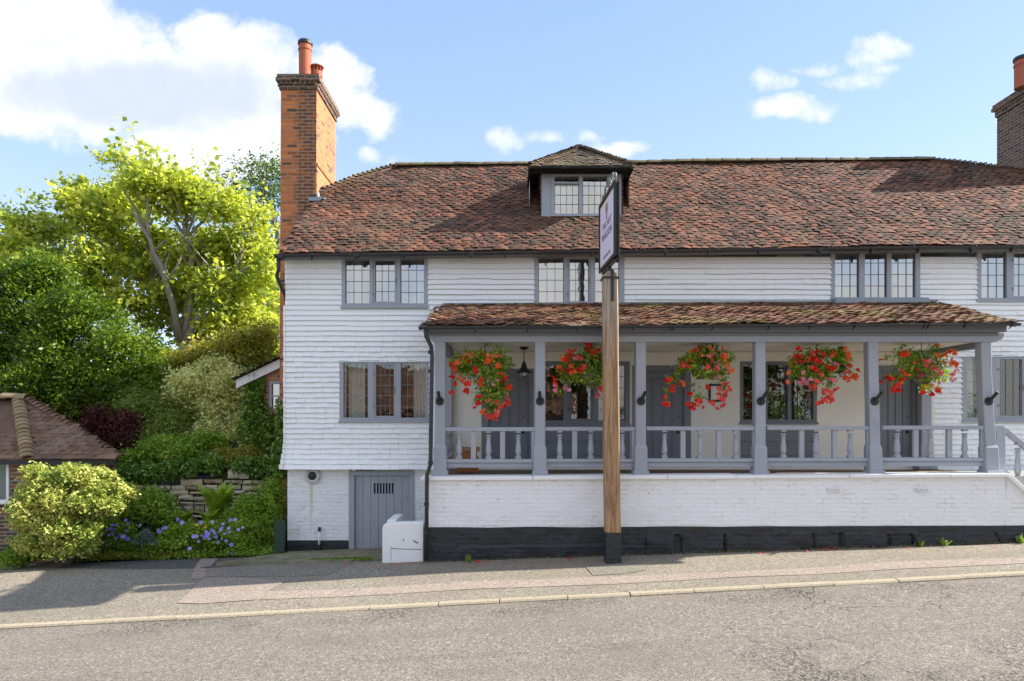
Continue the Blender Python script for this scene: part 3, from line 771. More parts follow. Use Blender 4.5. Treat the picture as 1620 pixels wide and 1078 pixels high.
# plinth step inside porch
mb = MB(); mb.box(PX0+.02, PX1-.02, WY-.10, WY-.032, DECK, DECK+.10); mb.build('threshold', 'cream', pub)

# lower brick wall, left
mb = MB()
x_a, x_b, x_c, x_d = rx(454), rx(551.5), rx(655), rx(676)
zt = rz(742.5); zb_ = rz(855.5)
rough_wall(mb, x_a, x_b, lambda x: zb_, lambda x: zt, WY+.03, .014, 4)
mb.box(x_a, x_a+.002, WY+.03, 15, zb_, zt); mb.box(x_b, x_b+.002, WY+.031, WY+.3, rz(880), zt); mb.cut()
rough_wall(mb, x_c, x_d, lambda x: rz(880), lambda x: zt, WY+.03, .012, 4); mb.box(x_c-.002, x_c, WY+.031, WY+.3, rz(880), zt)
# rust stain below the vent, on this wall only
m_, g_ = newmat('white_brick_left'); MATS['white_brick_left'] = m_
src = M['white_brick'].node_tree
m2 = M['white_brick'].copy(); m2.name = 'white_brick_left'; MATS['white_brick_left'] = m2; g_ = N(m2.node_tree)
pr = [n for n in m2.node_tree.nodes if n.type == 'BSDF_PRINCIPLED'][0]; old = pr.inputs['Base Color'].links[0].from_socket
pp = geo(g_); xx, yy, zz = g_.sep(pp)
cxs = rx(492); tt = g_.step(g_.m('ABSOLUTE', g_.m('SUBTRACT', g_.m('ADD', xx, g_.m('MULTIPLY', g_.m('SUBTRACT', g_.noise(pp, 6, 3), .5), .05)), cxs)), .05, .0)
tt = g_.m('MULTIPLY', g_.m('MULTIPLY', tt, g_.step(zz, rz(850), rz(790))), g_.step(zz, rz(748), rz(770)))
g_.set(pr.inputs['Base Color'], g_.mix(g_.m('MULTIPLY', tt, .55), old, (.55, .36, .16)))
mb.split('lower_wall', 'white_brick_left', pub, smooth=False)
mb = MB()
rough_wall(mb, x_a, x_b, lambda x: pave_z(x, 13.2)-.03, lambda x: zb_+.006*nz(x*5, 0), WY+.015, .02, 4)
mb.box(x_a, x_b, WY+.016, WY+.04, zb_-.004, zb_-.001)
mb.box(x_a-.004, x_a+.02, WY+.02, 15, rz(885), zb_-.002)
mb.build('black_plinth', 'black_brick', pub)
# cellar door
cd0 = rx(551.5); cd1 = rx(655)
mb = MB(); zc = rz(745.5); zg = rz(869)
mb.box(cd0+.002, cd0+.11, WY+.0, WY+.16, zg, zc); mb.box(cd1-.09, cd1-.002, WY+.0, WY+.16, zg, zc); mb.box(cd0+.11, cd1-.09, WY+.0, WY+.16, zc-.085, zc)
dfr = mb.build('cellar_door_frame', 'grey_paint', pub, bevel=.005)
mb = MB(); a = cd0+.113; b = cd1-.093; nb = 7; wd = (b-a)/nb
sl0, sl1 = rz(782), rz(765); sx0, sx1 = rx(589.5), rx(622.5)
hs = []
for k in range(7):
    c = sx0+(sx1-sx0)*(k+.5)/7; hs.append((c-.017, c+.017, sl0, sl1))
for k in range(nb):
    for (p, q, r_, s_) in rects_minus(a+k*wd+.003, a+(k+1)*wd-.003, zg, zc-.088, [(max(h[0], a+k*wd+.003), min(h[1], a+(k+1)*wd-.003), h[2], h[3]) for h in hs if h[1] > a+k*wd+.003 and h[0] < a+(k+1)*wd-.003]):
        mb.box(p, q, WY+.06, WY+.10, r_, s_)
cdoor = mb.build('cellar_door', 'grey_paint', pub)
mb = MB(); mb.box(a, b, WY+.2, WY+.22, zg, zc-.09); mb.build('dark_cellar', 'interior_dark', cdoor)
# round vent
mb = MB(); vx, vz = rx(494.5), rz(753)
def disc_y(mb, cx, cz, prof, y, n=24):
    b = len(mb.v)
    for (ra, dy) in prof:
        for k in range(n): t = 2*math.pi*k/n; mb.v.append((cx+ra*math.cos(t), y+dy, cz+ra*math.sin(t)))
    for i in range(len(prof)-1):
        for k in range(n): k2 = (k+1) % n; mb.face((b+i*n+k, b+i*n+k2, b+(i+1)*n+k2, b+(i+1)*n+k))
    mb.face([b+(len(prof)-1)*n+k for k in range(n)])
disc_y(mb, vx, vz, [(.145, .02), (.145, -.03), (.12, -.04), (.085, -.03)], WY); v_ = mb.build('flue_vent', 'steel', pub, smooth=False)
mb = MB(); disc_y(mb, vx, vz, [(.086, -.026), (.07, -.05), (.04, -.055), (.02, -.06)], WY); mb.build('vent_cowl', 'black_metal', v_)
# little waste pipe
mb = MB(); qx = rx(506); mb.tube([(qx, WY-.05, rz(862)), (qx, WY-.04, rz(840))], .022, 10); wp = mb.build('waste_pipe', 'white_paint', pub, smooth=True)
mb = MB(); mb.tube([(qx, WY-.05, rz(870)), (qx, WY-.05, rz(861))], .028, 10); mb.cut(); mb.tube([(qx, WY-.04, rz(841)), (qx, WY-.02, rz(834))], .028, 10); mb.split('pipe_joint', 'black_metal', wp)

# windows -------------------------------------------------------------
def leaded(wobj, x0, x1, z0, z1, y, rows, cols, lead, glass, bw=.009):
    mb = MB(); mb.poly([(x0, y, z0), (x1, y, z0), (x1, y, z1), (x0, y, z1)]); mb.build('pane', glass, wobj)
    mb = MB(); h = bw/2
    for i in range(1, rows):
        z = z0+(z1-z0)*i/rows+random.uniform(-.004, .004); mb.box(x0, x1, y-.008, y-.003, z-h, z+h)
    for i in range(cols+1):
        x = x0+(x1-x0)*i/cols
        x = min(max(x, x0+h), x1-h)+(random.uniform(-.003, .003) if 0 < i < cols else 0); mb.box(x-h*.8, x+h*.8, y-.0125, y-.0085, z0, z1)
    mb.build('leading', lead, wobj)
def build_window(w_, lab, Y=WY, proud=.035, parent=pub, name='window', mat='grey_paint'):
    px = lambda q: X_(q, Y)
    pz = lambda q: Z_(q, Y)
    x0, x1 = px(w_['o'][0]), px(w_['o'][1]); z1, z0 = pz(w_['o'][2]), pz(w_['o'][3])
    lz1, lz0 = pz(w_['y'][0]), pz(w_['y'][1])
    yf = Y-proud; yb = Y+.07
    mb = MB(); mb.box(x0, x1, yf, yb, z0, lz0); mb.box(x0, x1, yf, yb, lz1, z1)
    edges = [x0]+[e for l in w_['l'] for e in (px(l[0]), px(l[1]))]+[x1]
    for i in range(0, len(edges), 2): mb.box(edges[i], edges[i+1], yf+.001, yb, lz0, lz1)
    mb.box(x0-.015, x1+.015, yf-.03, yf-.001, z0-.006, z0+.035)
    wo_ = mb.build(name, mat, parent, bevel=.004); wo_['label'] = lab
    up = w_['up']; porch = w_.get('porch')
    for i, l in enumerate(w_['l']):
        a, b = px(l[0]), px(l[1])
        gz0, gz1 = lz0, lz1; ga, gb = a, b
        if w_.get('cas') == i:
            t = .035; mb = MB(); yc = yf+.012
            mb.box(a+.002, a+t, yc, yc+.04, lz0+.002, lz1-.002); mb.box(b-t, b-.002, yc, yc+.04, lz0+.002, lz1-.002); mb.box(a+t, b-t, yc, yc+.04, lz0+.002, lz0+t); mb.box(a+t, b-t, yc, yc+.04, lz1-t, lz1-.002)
            cs = mb.build('casement', mat, wo_, bevel=.003)
            mb = MB()
            for hz_ in (.2, .8):
                zc_ = lz0+(lz1-lz0)*hz_; mb.box(a-.012, a+.012, yf-.012, yf-.001, zc_-.02, zc_+.02); mb.cut()
            mb.box(b-t+.005, b-.01, yc-.012, yc-.001, (lz0+lz1)/2-.05, (lz0+lz1)/2+.05)
            mb.split('hinge', 'black_metal' if porch else 'grey_dark', wo_)
            ga, gb, gz0, gz1 = a+t, b-t, lz0+t, lz1-t
        leaded(wo_, ga, gb, gz0, gz1, Y+.02, w_['rows'], w_['cols'], 'leading' if up or porch else 'leading_pale', 'glass_up' if up else 'glass_low', .009)
    # reveal and room behind
    a, b = px(w_['l'][0][0]), px(w_['l'][-1][1]); mb = MB(); y1 = Y+.24
    mb.poly([(a-.01, yb, lz0-.01), (b+.01, yb, lz0-.01), (b+.01, y1, lz0-.01), (a-.01, y1, lz0-.01)])
    mb.poly([(a-.01, yb, lz1+.01), (b+.01, yb, lz1+.01), (b+.01, y1, lz1+.01), (a-.01, y1, lz1+.01)])
    mb.poly([(a-.01, yb, lz0-.01), (a-.01, y1, lz0-.01), (a-.01, y1, lz1+.01), (a-.01, yb, lz1+.01)])
    mb.poly([(b+.01, yb, lz0-.01), (b+.01, y1, lz0-.01), (b+.01, y1, lz1+.01), (b+.01, yb, lz1+.01)])
    mb.build('reveal', 'white_paint', wo_, fix=False)
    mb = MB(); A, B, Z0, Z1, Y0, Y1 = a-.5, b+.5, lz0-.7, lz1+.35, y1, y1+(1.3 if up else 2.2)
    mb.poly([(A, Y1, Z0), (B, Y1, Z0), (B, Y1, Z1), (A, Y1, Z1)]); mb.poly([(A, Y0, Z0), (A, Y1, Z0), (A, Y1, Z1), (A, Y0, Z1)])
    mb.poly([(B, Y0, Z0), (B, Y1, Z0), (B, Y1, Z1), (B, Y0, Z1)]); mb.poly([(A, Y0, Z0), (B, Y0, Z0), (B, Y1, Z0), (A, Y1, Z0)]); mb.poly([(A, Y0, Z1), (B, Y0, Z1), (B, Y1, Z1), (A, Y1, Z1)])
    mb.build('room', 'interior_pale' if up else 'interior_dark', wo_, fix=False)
    if not porch:
        mb = MB(); cw = (b-a)*(.17 if up else .2)
        for (c0, c1) in ((a+.03, a+.03+cw), (b-.02-cw*.8, b-.02)):
            n = 26; bb = len(mb.v)
            for i in range(n+1):
                t = i/n; yy = y1+.05+.022*math.sin(t*n*.95)+.008*math.sin(t*60)
                for z in (lz0-.02, lz1+.02): mb.v.append((c0+(c1-c0)*t, yy, z))
            for i in range(n): mb.face((bb+2*i, bb+2*i+2, bb+2*i+3, bb+2*i+1))
            mb.cut()
        mb.split('curtain', 'curtain', wo_, smooth=True)
        if up:
            mb = MB(); mb.tube([(a, y1+.04, lz1-.1), (b, y1+.04, lz1-.1)], .014, 8); mb.build('curtain_rail', 'black_metal', wo_)
    return wo_
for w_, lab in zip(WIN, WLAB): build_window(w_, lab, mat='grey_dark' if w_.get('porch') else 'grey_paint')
# lead sill under the window above the porch
mb = MB(); a, b = rx(1316), rx(1462); mb.extrude([(a, rz(482)), (b+.03, rz(481)), (b, rz(473)), (a, rz(473.5))], WY-.16, WY-.05); mb.build('lead_sill', 'lead', pub, bevel=.01)
mb = MB(); a, b = rx(836), rx(992); mb.extrude([(a, rz(484)), (a+.14, rz(489)), (b, rz(488)), (b, rz(485.5)), (a+.15, rz(486))], WY-.12, WY-.045); mb.build('lead_sill', 'lead', pub, bevel=.006)
# grey boarding below the porch windows
for (a, b) in ((862, 996), (1171, 1292)):
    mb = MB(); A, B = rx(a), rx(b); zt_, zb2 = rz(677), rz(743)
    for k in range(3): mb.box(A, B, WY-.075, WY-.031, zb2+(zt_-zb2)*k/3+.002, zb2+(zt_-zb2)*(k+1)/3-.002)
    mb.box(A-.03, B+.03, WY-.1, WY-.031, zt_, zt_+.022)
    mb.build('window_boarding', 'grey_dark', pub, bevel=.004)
# porch doors
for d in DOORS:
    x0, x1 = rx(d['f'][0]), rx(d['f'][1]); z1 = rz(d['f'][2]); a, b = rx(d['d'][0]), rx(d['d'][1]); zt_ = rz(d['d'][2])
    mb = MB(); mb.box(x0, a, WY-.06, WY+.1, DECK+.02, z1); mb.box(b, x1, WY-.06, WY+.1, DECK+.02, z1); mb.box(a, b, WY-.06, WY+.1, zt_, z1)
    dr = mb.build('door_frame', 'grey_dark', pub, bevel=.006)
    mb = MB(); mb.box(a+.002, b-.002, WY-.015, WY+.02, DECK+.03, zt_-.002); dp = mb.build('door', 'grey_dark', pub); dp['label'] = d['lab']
    mb = MB(); n = 4; zsp = zt_-.22; cx = (a+b)/2; hw = (b-a)/2-.02
    for k in range(n+1):
        x = a+.02+(b-a-.04)*k/n
        zz_ = zsp+.17*math.sqrt(max(0, 1-((x-cx)/hw)**2)) if d['arch'] else zsp+.12-.1*abs(x-cx)/hw
        mb.box(x-.011, x+.011, WY-.032, WY-.016, DECK+.05, zz_)
    pts = []
    for k in range(13):
        x = a+.02+(b-a-.04)*k/12; pts.append((x, WY-.024, zsp+.17*math.sqrt(max(0, 1-((x-cx)/hw)**2)) if d['arch'] else zsp+.12-.1*abs(x-cx)/hw))
    mb.tube(pts, .011, 6); mb.build('door_rib', 'grey_dark', dp)
    mb = MB(); kx = a+(b-a)*.86; disc_y(mb, kx, DECK+.72, [(.028, -.017), (.028, -.04), (.015, -.055)], WY); mb.cut(); disc_y(mb, kx+.01, DECK+1.02, [(.014, -.017), (.014, -.03)], WY); mb.split('door_knob', 'black_metal', dp)

# main roof ------------------------------------------------------------
PIT = R(44.2); cs_, sn_ = math.cos(PIT), math.sin(PIT); EY = 12.9
def roofpt(x, v): return Vector((x, EY+v*cs_, gutz(x)+.05+v*sn_))
def roof_uv(px, py):
    Y = 14
    for _ in range(30):
        x = X_(px, Y); z = Z_(py, Y); vv = (z-gutz(x)-.05)/sn_; Y = Y*.5+.5*(EY+vv*cs_)
    return X_(px, Y), (Z_(py, Y)-gutz(X_(px, Y))-.05)/sn_
RV = 3.70
lp = [roof_uv(440, 399.5), roof_uv(466, 355), roof_uv(495, 313), roof_uv(512, 304), roof_uv(560, 284)]
rE = X_(626, 15.55); rR = X_(1470, 15.55)
poly = [(lp[0][0], 0), lp[1], lp[2], lp[3], lp[4], (rE, RV), (rR, RV), (11.9, 2.9), (13.8, 2.3), (13.8, 0)]
Uv = Vector((1, 0, .0118)).normalized(); Vv = Vector((0, cs_, sn_))
org = Vector((0, EY, CZ+3.12+.05))
dpoly = [(X_(852, 13.85), .0), (X_(988, 13.85), 0)]
mb = MB(); tile_plane(mb, org, Uv, Vv, poly, seed=1, sag=.03, jit=1.1)
mb.build('roof', 'roof_tile', pub, fix=False)
mb = MB()  # under-roof: deck, hip ends and back slope
def und(p, d=-.02): q = roofpt(p[0], p[1]); return (q.x, q.y, q.z+d)
mb.poly([und(p) for p in poly])
backY = 15.56+2.66
Rl, Rr = roofpt(rE, RV), roofpt(rR, RV); V1 = roofpt(*lp[2]); E0 = roofpt(lp[0][0], 0)
mb.poly([und(lp[2]), und((rE, RV)), (V1.x, 2*15.56-V1.y, V1.z)])
mb.poly([(Rl.x, Rl.y, Rl.z-.02), (Rr.x, Rr.y, Rr.z-.02), (14.5, backY, CZ+3.2), (E0.x, backY, CZ+3.1), (V1.x, 2*15.56-V1.y, V1.z)])
mb.build('roof_deck', 'roof_tile', pub, fix=False)
mb = MB(); nseg = 9
pr_ = [Vector((rE+(rR-rE)*i/nseg, 15.57, roofpt(rE+(rR-rE)*i/nseg, RV).z+.02+.03*nz(i*.7, 3))) for i in range(nseg+1)]
for i in range(nseg): cap_run(mb, pr_[i], pr_[i+1], .11, .3, seed=i, lift=.006)
mb.build('ridge_tiles', 'ridge_tile', pub, fix=False)
mb = MB()
hp = [roofpt(rE, RV), roofpt(*lp[4]), roofpt(*lp[3]), roofpt(*lp[2])]
for i in range(3): cap_run(mb, hp[i+1]+Vector((0,0,.02)), hp[i]+Vector((0,0,.02)), .075, .105, n=5, seed=i, lift=.035, ln=1.0)
h2 = [roofpt(rR, RV), roofpt(11.9, 2.9), roofpt(13.8, 2.3)]
for i in range(2): (mb.cut() if i == 0 else None); cap_run(mb, h2[i+1]+Vector((0,0,.02)), h2[i]+Vector((0,0,.02)), .075, .105, n=5, seed=i+5, lift=.03, ln=1.0)
mb.split('hip_tiles', 'dormer_tile', pub, fix=False)
mb = MB(); mb.tube([p+Vector((0,0,.0)) for p in hp], .06, 8); mb.cut(); mb.tube([p+Vector((0,0,.0)) for p in h2], .06, 8); mb.split('hip_bedding', 'roof_tile', pub, smooth=True)
# eaves: fascia, soffit, gutter with brackets
mb = MB(); xa, xb = -4.42, 13.8
mb.poly([(xa, EY+.02, gutz(xa)+.03), (xb, EY+.02, gutz(xb)+.03), (xb, WY, gutz(xb)-.02), (xa, WY, gutz(xa)-.02)])
mb.poly([(xa, EY+.02, gutz(xa)-.03), (xb, EY+.02, gutz(xb)-.03), (xb, EY+.02, gutz(xb)+.04), (xa, EY+.02, gutz(xa)+.04)])
mb.build('eaves_board', 'grey_dark', pub, fix=False)
mb = MB(); gy = EY-.045
def gut(mb, pts, rad=.058, n=10):
    for a, b in zip(pts[:-1], pts[1:]):
        k = len(mb.v)
        for p in (a, b):
            for q in range(n+1): t = math.pi*(1+q/n); mb.v.append((p[0], p[1]+rad*math.cos(t), p[2]+rad*math.sin(t)))
            for q in range(n+1): t = math.pi*(2-q/n); mb.v.append((p[0], p[1]+rad*.88*math.cos(t), p[2]+rad*.88*math.sin(t)))
        m = 2*(n+1)
        for q in range(m): q2 = (q+1) % m; mb.face((k+q, k+q2, k+m+q2, k+m+q))
        mb.face([k+q for q in range(m)]); mb.face([k+m+q for q in range(m)][::-1])
gpts = [(x, gy, gutz(x)+.012+.012*nz(x*.5, 0)) for x in np.linspace(-4.47, 13.8, 15)]
gut(mb, gpts); gt = mb.build('gutter', 'gutter_black', pub, smooth=False)
mb = MB()
for pxb in (445, 493, 564, 639, 746, 798, 866, 936, 1052, 1120, 1200, 1296, 1378, 1452, 1536, 1600):
    x = X_(pxb, gy); z = gutz(x)+.012
    wdt = random.choice([.012, .012, .045]); mb.box(x-wdt, x+wdt, gy-.066, gy+.05, z-.07, z+.004); mb.box(x-.01, x+.01, gy-.02, gy+.03, z-.11, z-.071); mb.cut()
mb.split('gutter_bracket', 'black_metal', gt)
# left swan-neck downpipe and brick gable behind
mb = MB(); mb.tube([(-4.40, gy, gutz(-4.4)-.03), (-4.40, gy+.01, Z_(428, 12.9)), (X_(438, 12.95), 12.95, Z_(436, 12.95)), (X_(441, 13.0), 13.02, Z_(446, 13)), (X_(452, 13.3), 13.3, Z_(468, 13.3)), (X_(452.5, 13.6), 13.6, Z_(475, 13.6))], .036, 10)
mb.build('downpipe', 'gutter_black', pub, smooth=True)
mb = MB(); mb.box(WL+.01, WL+.2, WY+.14, 18.2, CZ-2.7, CZ+3.2); mb.build('gable_wall', 'brick_annex', pub)
mb = MB()
V0 = roofpt(*lp[2])
mb.poly([(WL+.011, WY+.1, CZ+3.0), (WL+.011, 18.2, CZ+3.1), (WL+.011, 2*15.56-V0.y, V0.z-.05), (WL+.011, V0.y, V0.z-.05)]); mb.build('gable_top', 'brick_annex', pub, fix=False)

# chimneys -------------------------------------------------------------
def chimney(x0, x1, y0, y1, z0, ztop, mat, matside, lean=0, pots=(), lab=''):
    zc0 = ztop-.31
    mb = MB(); mb.box(x0, x1, y0, y1, z0, zc0, top=lean)
    st = mb.build('chimney', mat, pub); st['label'] = lab
    a0, a1 = x0+lean, x1+lean
    mb = MB()
    mb.box(a0-.03, a1+.03, y0-.03, y1+.03, zc0, zc0+.075)
    mb.box(a0-.035, a1+.035, y0-.035, y1+.035, zc0+.076, zc0+.085)
    # dog-tooth course: bricks set at 45 degrees
    zz0, zz1 = zc0+.086, zc0+.155
    mb.box(a0-.03, a1+.03, y0-.03, y1+.03, zz0, zz1)
    nt_ = 8
    for k in range(nt_):
        c = a0-.02+(a1-a0+.04)*(k+.5)/nt_; q = .045
        mb.poly([(c-q, y0-.031, zz0), (c, y0-.085, zz0), (c, y0-.085, zz1), (c-q, y0-.031, zz1)]); mb.poly([(c, y0-.085, zz0), (c+q, y0-.031, zz0), (c+q, y0-.031, zz1), (c, y0-.085, zz1)]); mb.poly([(c-q, y0-.031, zz0), (c+q, y0-.031, zz0), (c, y0-.085, zz0)])
    ny = int((y1-y0)/.1)
    for sx, xx in ((1, a1+.031), (-1, a0-.031)):
        for k in range(ny):
            c = y0+(y1-y0)*(k+.5)/ny; q = .045; t = xx+sx*.054
            mb.poly([(xx, c-q, zz0), (t, c, zz0), (t, c, zz1), (xx, c-q, zz1)]); mb.poly([(t, c, zz0), (xx, c+q, zz0), (xx, c+q, zz1), (t, c, zz1)]); mb.poly([(xx, c-q, zz0), (xx, c+q, zz0), (t, c, zz0)])
    mb.box(a0-.085, a1+.085, y0-.085, y1+.085, zz1+.001, zz1+.076)
    mb.box(a0-.065, a1+.065, y0-.065, y1+.065, zz1+.077, zz1+.15)
    mb.build('chimney_cap', 'brick_dark', st, fix=False)
    for p in pots:
        kind, x, y, h, ra = p; zt_ = zz1+.12
        mb = MB()
        if kind == 'tall':
            mb.lathe((x, y, zt_), [(ra, 0), (ra, h), (ra*1.1, h+.005), (ra*1.1, h+.04), (ra, h+.045), (ra, h+.12)], 20)
            pt_ = mb.build('chimney_pot', 'terracotta', st, smooth=False)
            mb = MB(); mb.lathe((x, y, zt_+h+.12), [(ra*1.0, .0), (ra*1.16, .012), (ra*1.16, .07), (ra*1.05, .09)], 20); mb.build('pot_cowl', 'black_metal', st)
        else:
            mb.lathe((x, y, zt_), [(ra*.85, 0), (ra*.85, h*.5), (ra, h*.55), (ra, h*.8)], 20)
            for k in range(10): t = k*math.pi/5; mb.box(x+ra*.9*math.cos(t)-.012, x+ra*.9*math.cos(t)+.012, y+ra*.9*math.sin(t)-.012, y+ra*.9*math.sin(t)+.012, zt_+h*.8, zt_+h)
            mb.lathe((x, y, zt_+h), [(ra*1.2, 0), (ra*1.25, .02), (ra*1.0, .035), (ra*.5, .06)], 20)
            mb.build('chimney_pot', 'terracotta', st)
    return st
cy0 = 14.4
ch = chimney(X_(441, cy0), X_(497.5, cy0), cy0, 15.95, CZ-2.6, Z_(119, cy0), 'brick_orange', 'brick_side', lean=.045,
   pots=[('tall', X_(484, 14.9), 14.85, .78, .135), ('short', X_(501.5, 14.95), 14.95, .47, .12)], lab='tall orange brick chimney at the left end with two clay pots')
# stepped offset low on the right face and lead flashing
mb = MB(); fx = X_(497.5, cy0)
mb.poly([(fx+.005, cy0-.01, CZ+2), (fx+.05, cy0-.01, CZ+2), (fx+.05, cy0-.01, Z_(262, cy0)), (fx+.03, cy0-.01, Z_(256, cy0))]); 
mb.box(fx+.005, fx+.05, cy0-.008, 15.9, CZ+3.6, Z_(262, cy0))
mb.box(fx+.005, fx+.075, cy0-.012, 15.9, Z_(262, cy0)+.001, Z_(262, cy0)+.05)
mb.build('chimney_offset', 'brick_side', ch)
mb = MB(); zf = Z_(311, cy0)
mb.box(fx-.12, fx+.14, cy0-.035, cy0-.001, zf-.10, zf-.02)
for k in range(5): mb.box(fx+.051, fx+.062, cy0+.02+k*.28, cy0+.3+k*.28, zf-.1+k*.05, zf+.12+k*.15)
mb.box(fx+.05, fx+.22, cy0-.03, cy0+.3, zf-.06, zf-.03)
mb.build('flashing', 'lead', ch)
rc = chimney(11.72, 12.9, 14.75, 16.5, CZ+2, Z_(166, 16.5), 'brick_dark', 'brick_dark', 0, pots=[('tall', X_(1622, 15.5), 15.6, .5, .15)], lab='dark brown brick chimney at the right edge with one clay pot')
mb = MB(); mb.box(11.6, 11.72, 14.9, 16.4, roofpt(11.7, 2.9).z-.15, roofpt(11.7, 2.9).z+.10); mb.build('flashing', 'lead', rc)

# dormer ---------------------------------------------------------------
DY = 13.85
dz = lambda q, Y=DY: Z_(q, Y)
x0, x1 = X_(856.5, DY), X_(983, DY); zb3, zt3 = dz(345), dz(268)
dw = dict(o=(871.5,966,276,343), l=[(877.5,915.5),(922,960)], y=(279,338.5), rows=4, cols=4, up=1, cas=None)
mb = MB()
for (a, b, c, d) in rects_minus(x0, x1, zb3, zt3, [(X_(872, DY), X_(965, DY), dz(342.5), dz(276.5))]): mb.box(a, b, DY, DY+.06, c, d)
mb.box(x0, x0+.06, DY+.061, 15.3, zb3, zt3); mb.box(x1-.06, x1, DY+.061, 15.3, zb3, zt3)
dorm = mb.build('dormer', 'grey_paint', pub)
dorm['label'] = 'grey framed dormer with a small hipped tile roof'
build_window(dw, 'two-light leaded dormer window', DY, .02, pub, 'dormer_window', 'grey_paint')
mb = MB(); zt_ = dz(290); a, b = X_(877.5, DY), X_(915.5, DY); mb.box(a, b, DY-.022, DY+.015, zt_-.02, zt_+.02); mb.build('transom', 'grey_paint', dorm)
mb = MB()   # tile hung cheeks outside
hang(mb, 0, 1.4, zb3, zt3, 0, [], seed=9)
def rot(v, xx, s): return (xx+s*(v[1]*-1), DY+v[0], v[2])
vv_ = mb.v
for xx_, s_ in ((x1, 1), (x0, -1)): mb.v = [rot(v, xx_, s_) for v in vv_]; mb.build('cheek', 'roof_tile', dorm, fix=False)
EYd = 13.58; ez = Z_(264, EYd); ex0, ex1 = X_(839, EYd), X_(1002, EYd); ap = P(916.5, 235, 14.62); rb_ = Vector((ap.x, 16.2, ap.z))
mb = MB()
mb.box(ex0, ex1, EYd, EYd+.03, ez-.06, ez); mb.box(ex0-.035, ex0+.03, EYd+.031, 15.4, ez-.06, ez+.035); mb.box(ex1-.03, ex1, EYd+.031, 15.4, ez-.06, ez)
mb.box(ex0+.031, ex1-.031, EYd+.031, DY-.001, ez-.05, ez-.03); mb.box(ex0+.031, x0-.001, DY, 15.3, ez-.05, ez-.03); mb.box(x1+.001, ex1-.031, DY, 15.3, ez-.05, ez-.03)
mb.tube([(ex0+.02, EYd-.05, ez-.045), (ex1-.02, EYd-.05, ez-.045)], .035, 8)
mb.build('dormer_fascia', 'tar_black', dorm)
drm = MB()
A, B = Vector((ex0, EYd, ez+.01)), Vector((ex1, EYd, ez+.01)); mid = (A+B)/2; Vd = (ap-Vector((ap.x, EYd, ez+.01))).normalized(); Ld = (ap-Vector((ap.x, EYd, ez+.01))).length
tile_plane(drm, (ap.x, EYd, ez+.01), (1, 0, 0), Vd, [(ex0-ap.x, 0), (ex1-ap.x, 0), (0, Ld)], tw=.15, exp=.09, seed=4)
for s, e in ((-1, ex0), (1, ex1)):
    lo_ = Vector((e, EYd, ez+.01)); hi = Vector((ap.x, EYd, ap.z)); Vs = (hi-lo_); Ls = Vs.length; Vs.normalize()
    U_ = Vector((0, -s*-1, 0)) if False else Vector((0, 1, 0))*(1 if s > 0 else -1)
    ln = 1.9; du = ap.y-EYd
    if s > 0: pl = [(0, 0), (ln, 0), (ln+.6, Ls), (du, Ls)]
    else: pl = [(0, 0), (-ln, 0), (-ln-.6, Ls), (-du, Ls)]
    tile_plane(drm, lo_, U_, Vs, pl, tw=.15, exp=.09, seed=6)
drm.poly([A-Vector((0,0,.012)), B-Vector((0,0,.012)), ap-Vector((0,0,.012))]); drm.poly([A-Vector((0,0,.012)), ap-Vector((0,0,.012)), rb_, (ex0, 15.4, ez)]); drm.poly([B-Vector((0,0,.012)), ap-Vector((0,0,.012)), rb_, (ex1, 15.4, ez)])
drm.build('dormer_roof', 'dormer_tile', dorm, fix=False)
mb = MB(); up_ = Vector((0, 0, .012))
cap_run(mb, A+up_, ap+up_, .06, .085, n=5, seed=2, lift=.035, ln=1.0); cap_run(mb, B+up_, ap+up_, .06, .085, n=5, seed=3, lift=.035, ln=1.0); cap_run(mb, ap+up_, rb_+up_, .07, .25, seed=3)
mb.tube([A, ap], .045, 6); mb.tube([B, ap], .045, 6)
mb.build('dormer_hip', 'dormer_tile', dorm, fix=False)
# ================================================================ porch (part of the pub)
FY = 11.42; PW = .175
gz_p = lambda x: Z_(517, 11.15)+.004*x+.02*nz(x*.5, 4)
# roof
X0p, X1p = X_(666, 11.15), X_(1605, 11.15)
top0 = CZ+(HY-485)/F*WY
def porchz(x): return gz_p(x)+.01
mb = MB()
org = Vector((0, 11.13, Z_(517, 11.15)+.02)); dv = Vector((0, WY-.06-11.13, .66)); Lp = dv.length; Vp = dv.normalized(); Up = Vector((1, 0, .006)).normalized()
tile_plane(mb, org, Up, Vp, [(X0p, 0), (X0p+.16, Lp), (X1p-.02, Lp), (X1p, 0)], seed=11, sag=.05, jit=1.5, tw=.16, exp=.10, camber=.01, th=.016)
mb.build('porch_roof', 'porch_tile', pub, fix=False)
mb = MB(); d_ = Vector((0, 0, -.012))
for s in range(12):
    a = X0p+(X1p-X0p)*s/12; b = X0p+(X1p-X0p)*(s+1)/12
    mb.poly([org+Up*a+d_, org+Up*b+d_, org+Up*b+dv+d_, org+Up*a+dv+d_])
mb.build('porch_roof_deck', 'brown_deck', pub, fix=False)
# lead/mortar flashing where it meets the wall
mb = MB()
mb.obox(org+Up*(X0p+.16)+dv+Vector((0,.0,.03)), org+Up*(X1p-.02)+dv+Vector((0,.0,.03)), .05, .03); mb.build('roof_fillet', 'stone_step', pub)
# verge fillets
mb = MB()
mb.obox(org+Up*(X1p+.01)+Vector((0,0,-.03)), org+Up*(X1p+.01)+dv+Vector((0,0,-.03)), .03, .09); mb.cut(); mb.obox(org+Up*(X0p-.005)+Vector((0,0,-.03)), org+Up*(X0p+.14)+dv+Vector((0,0,-.03)), .03, .09); mb.split('verge_board', 'grey_dark', pub)
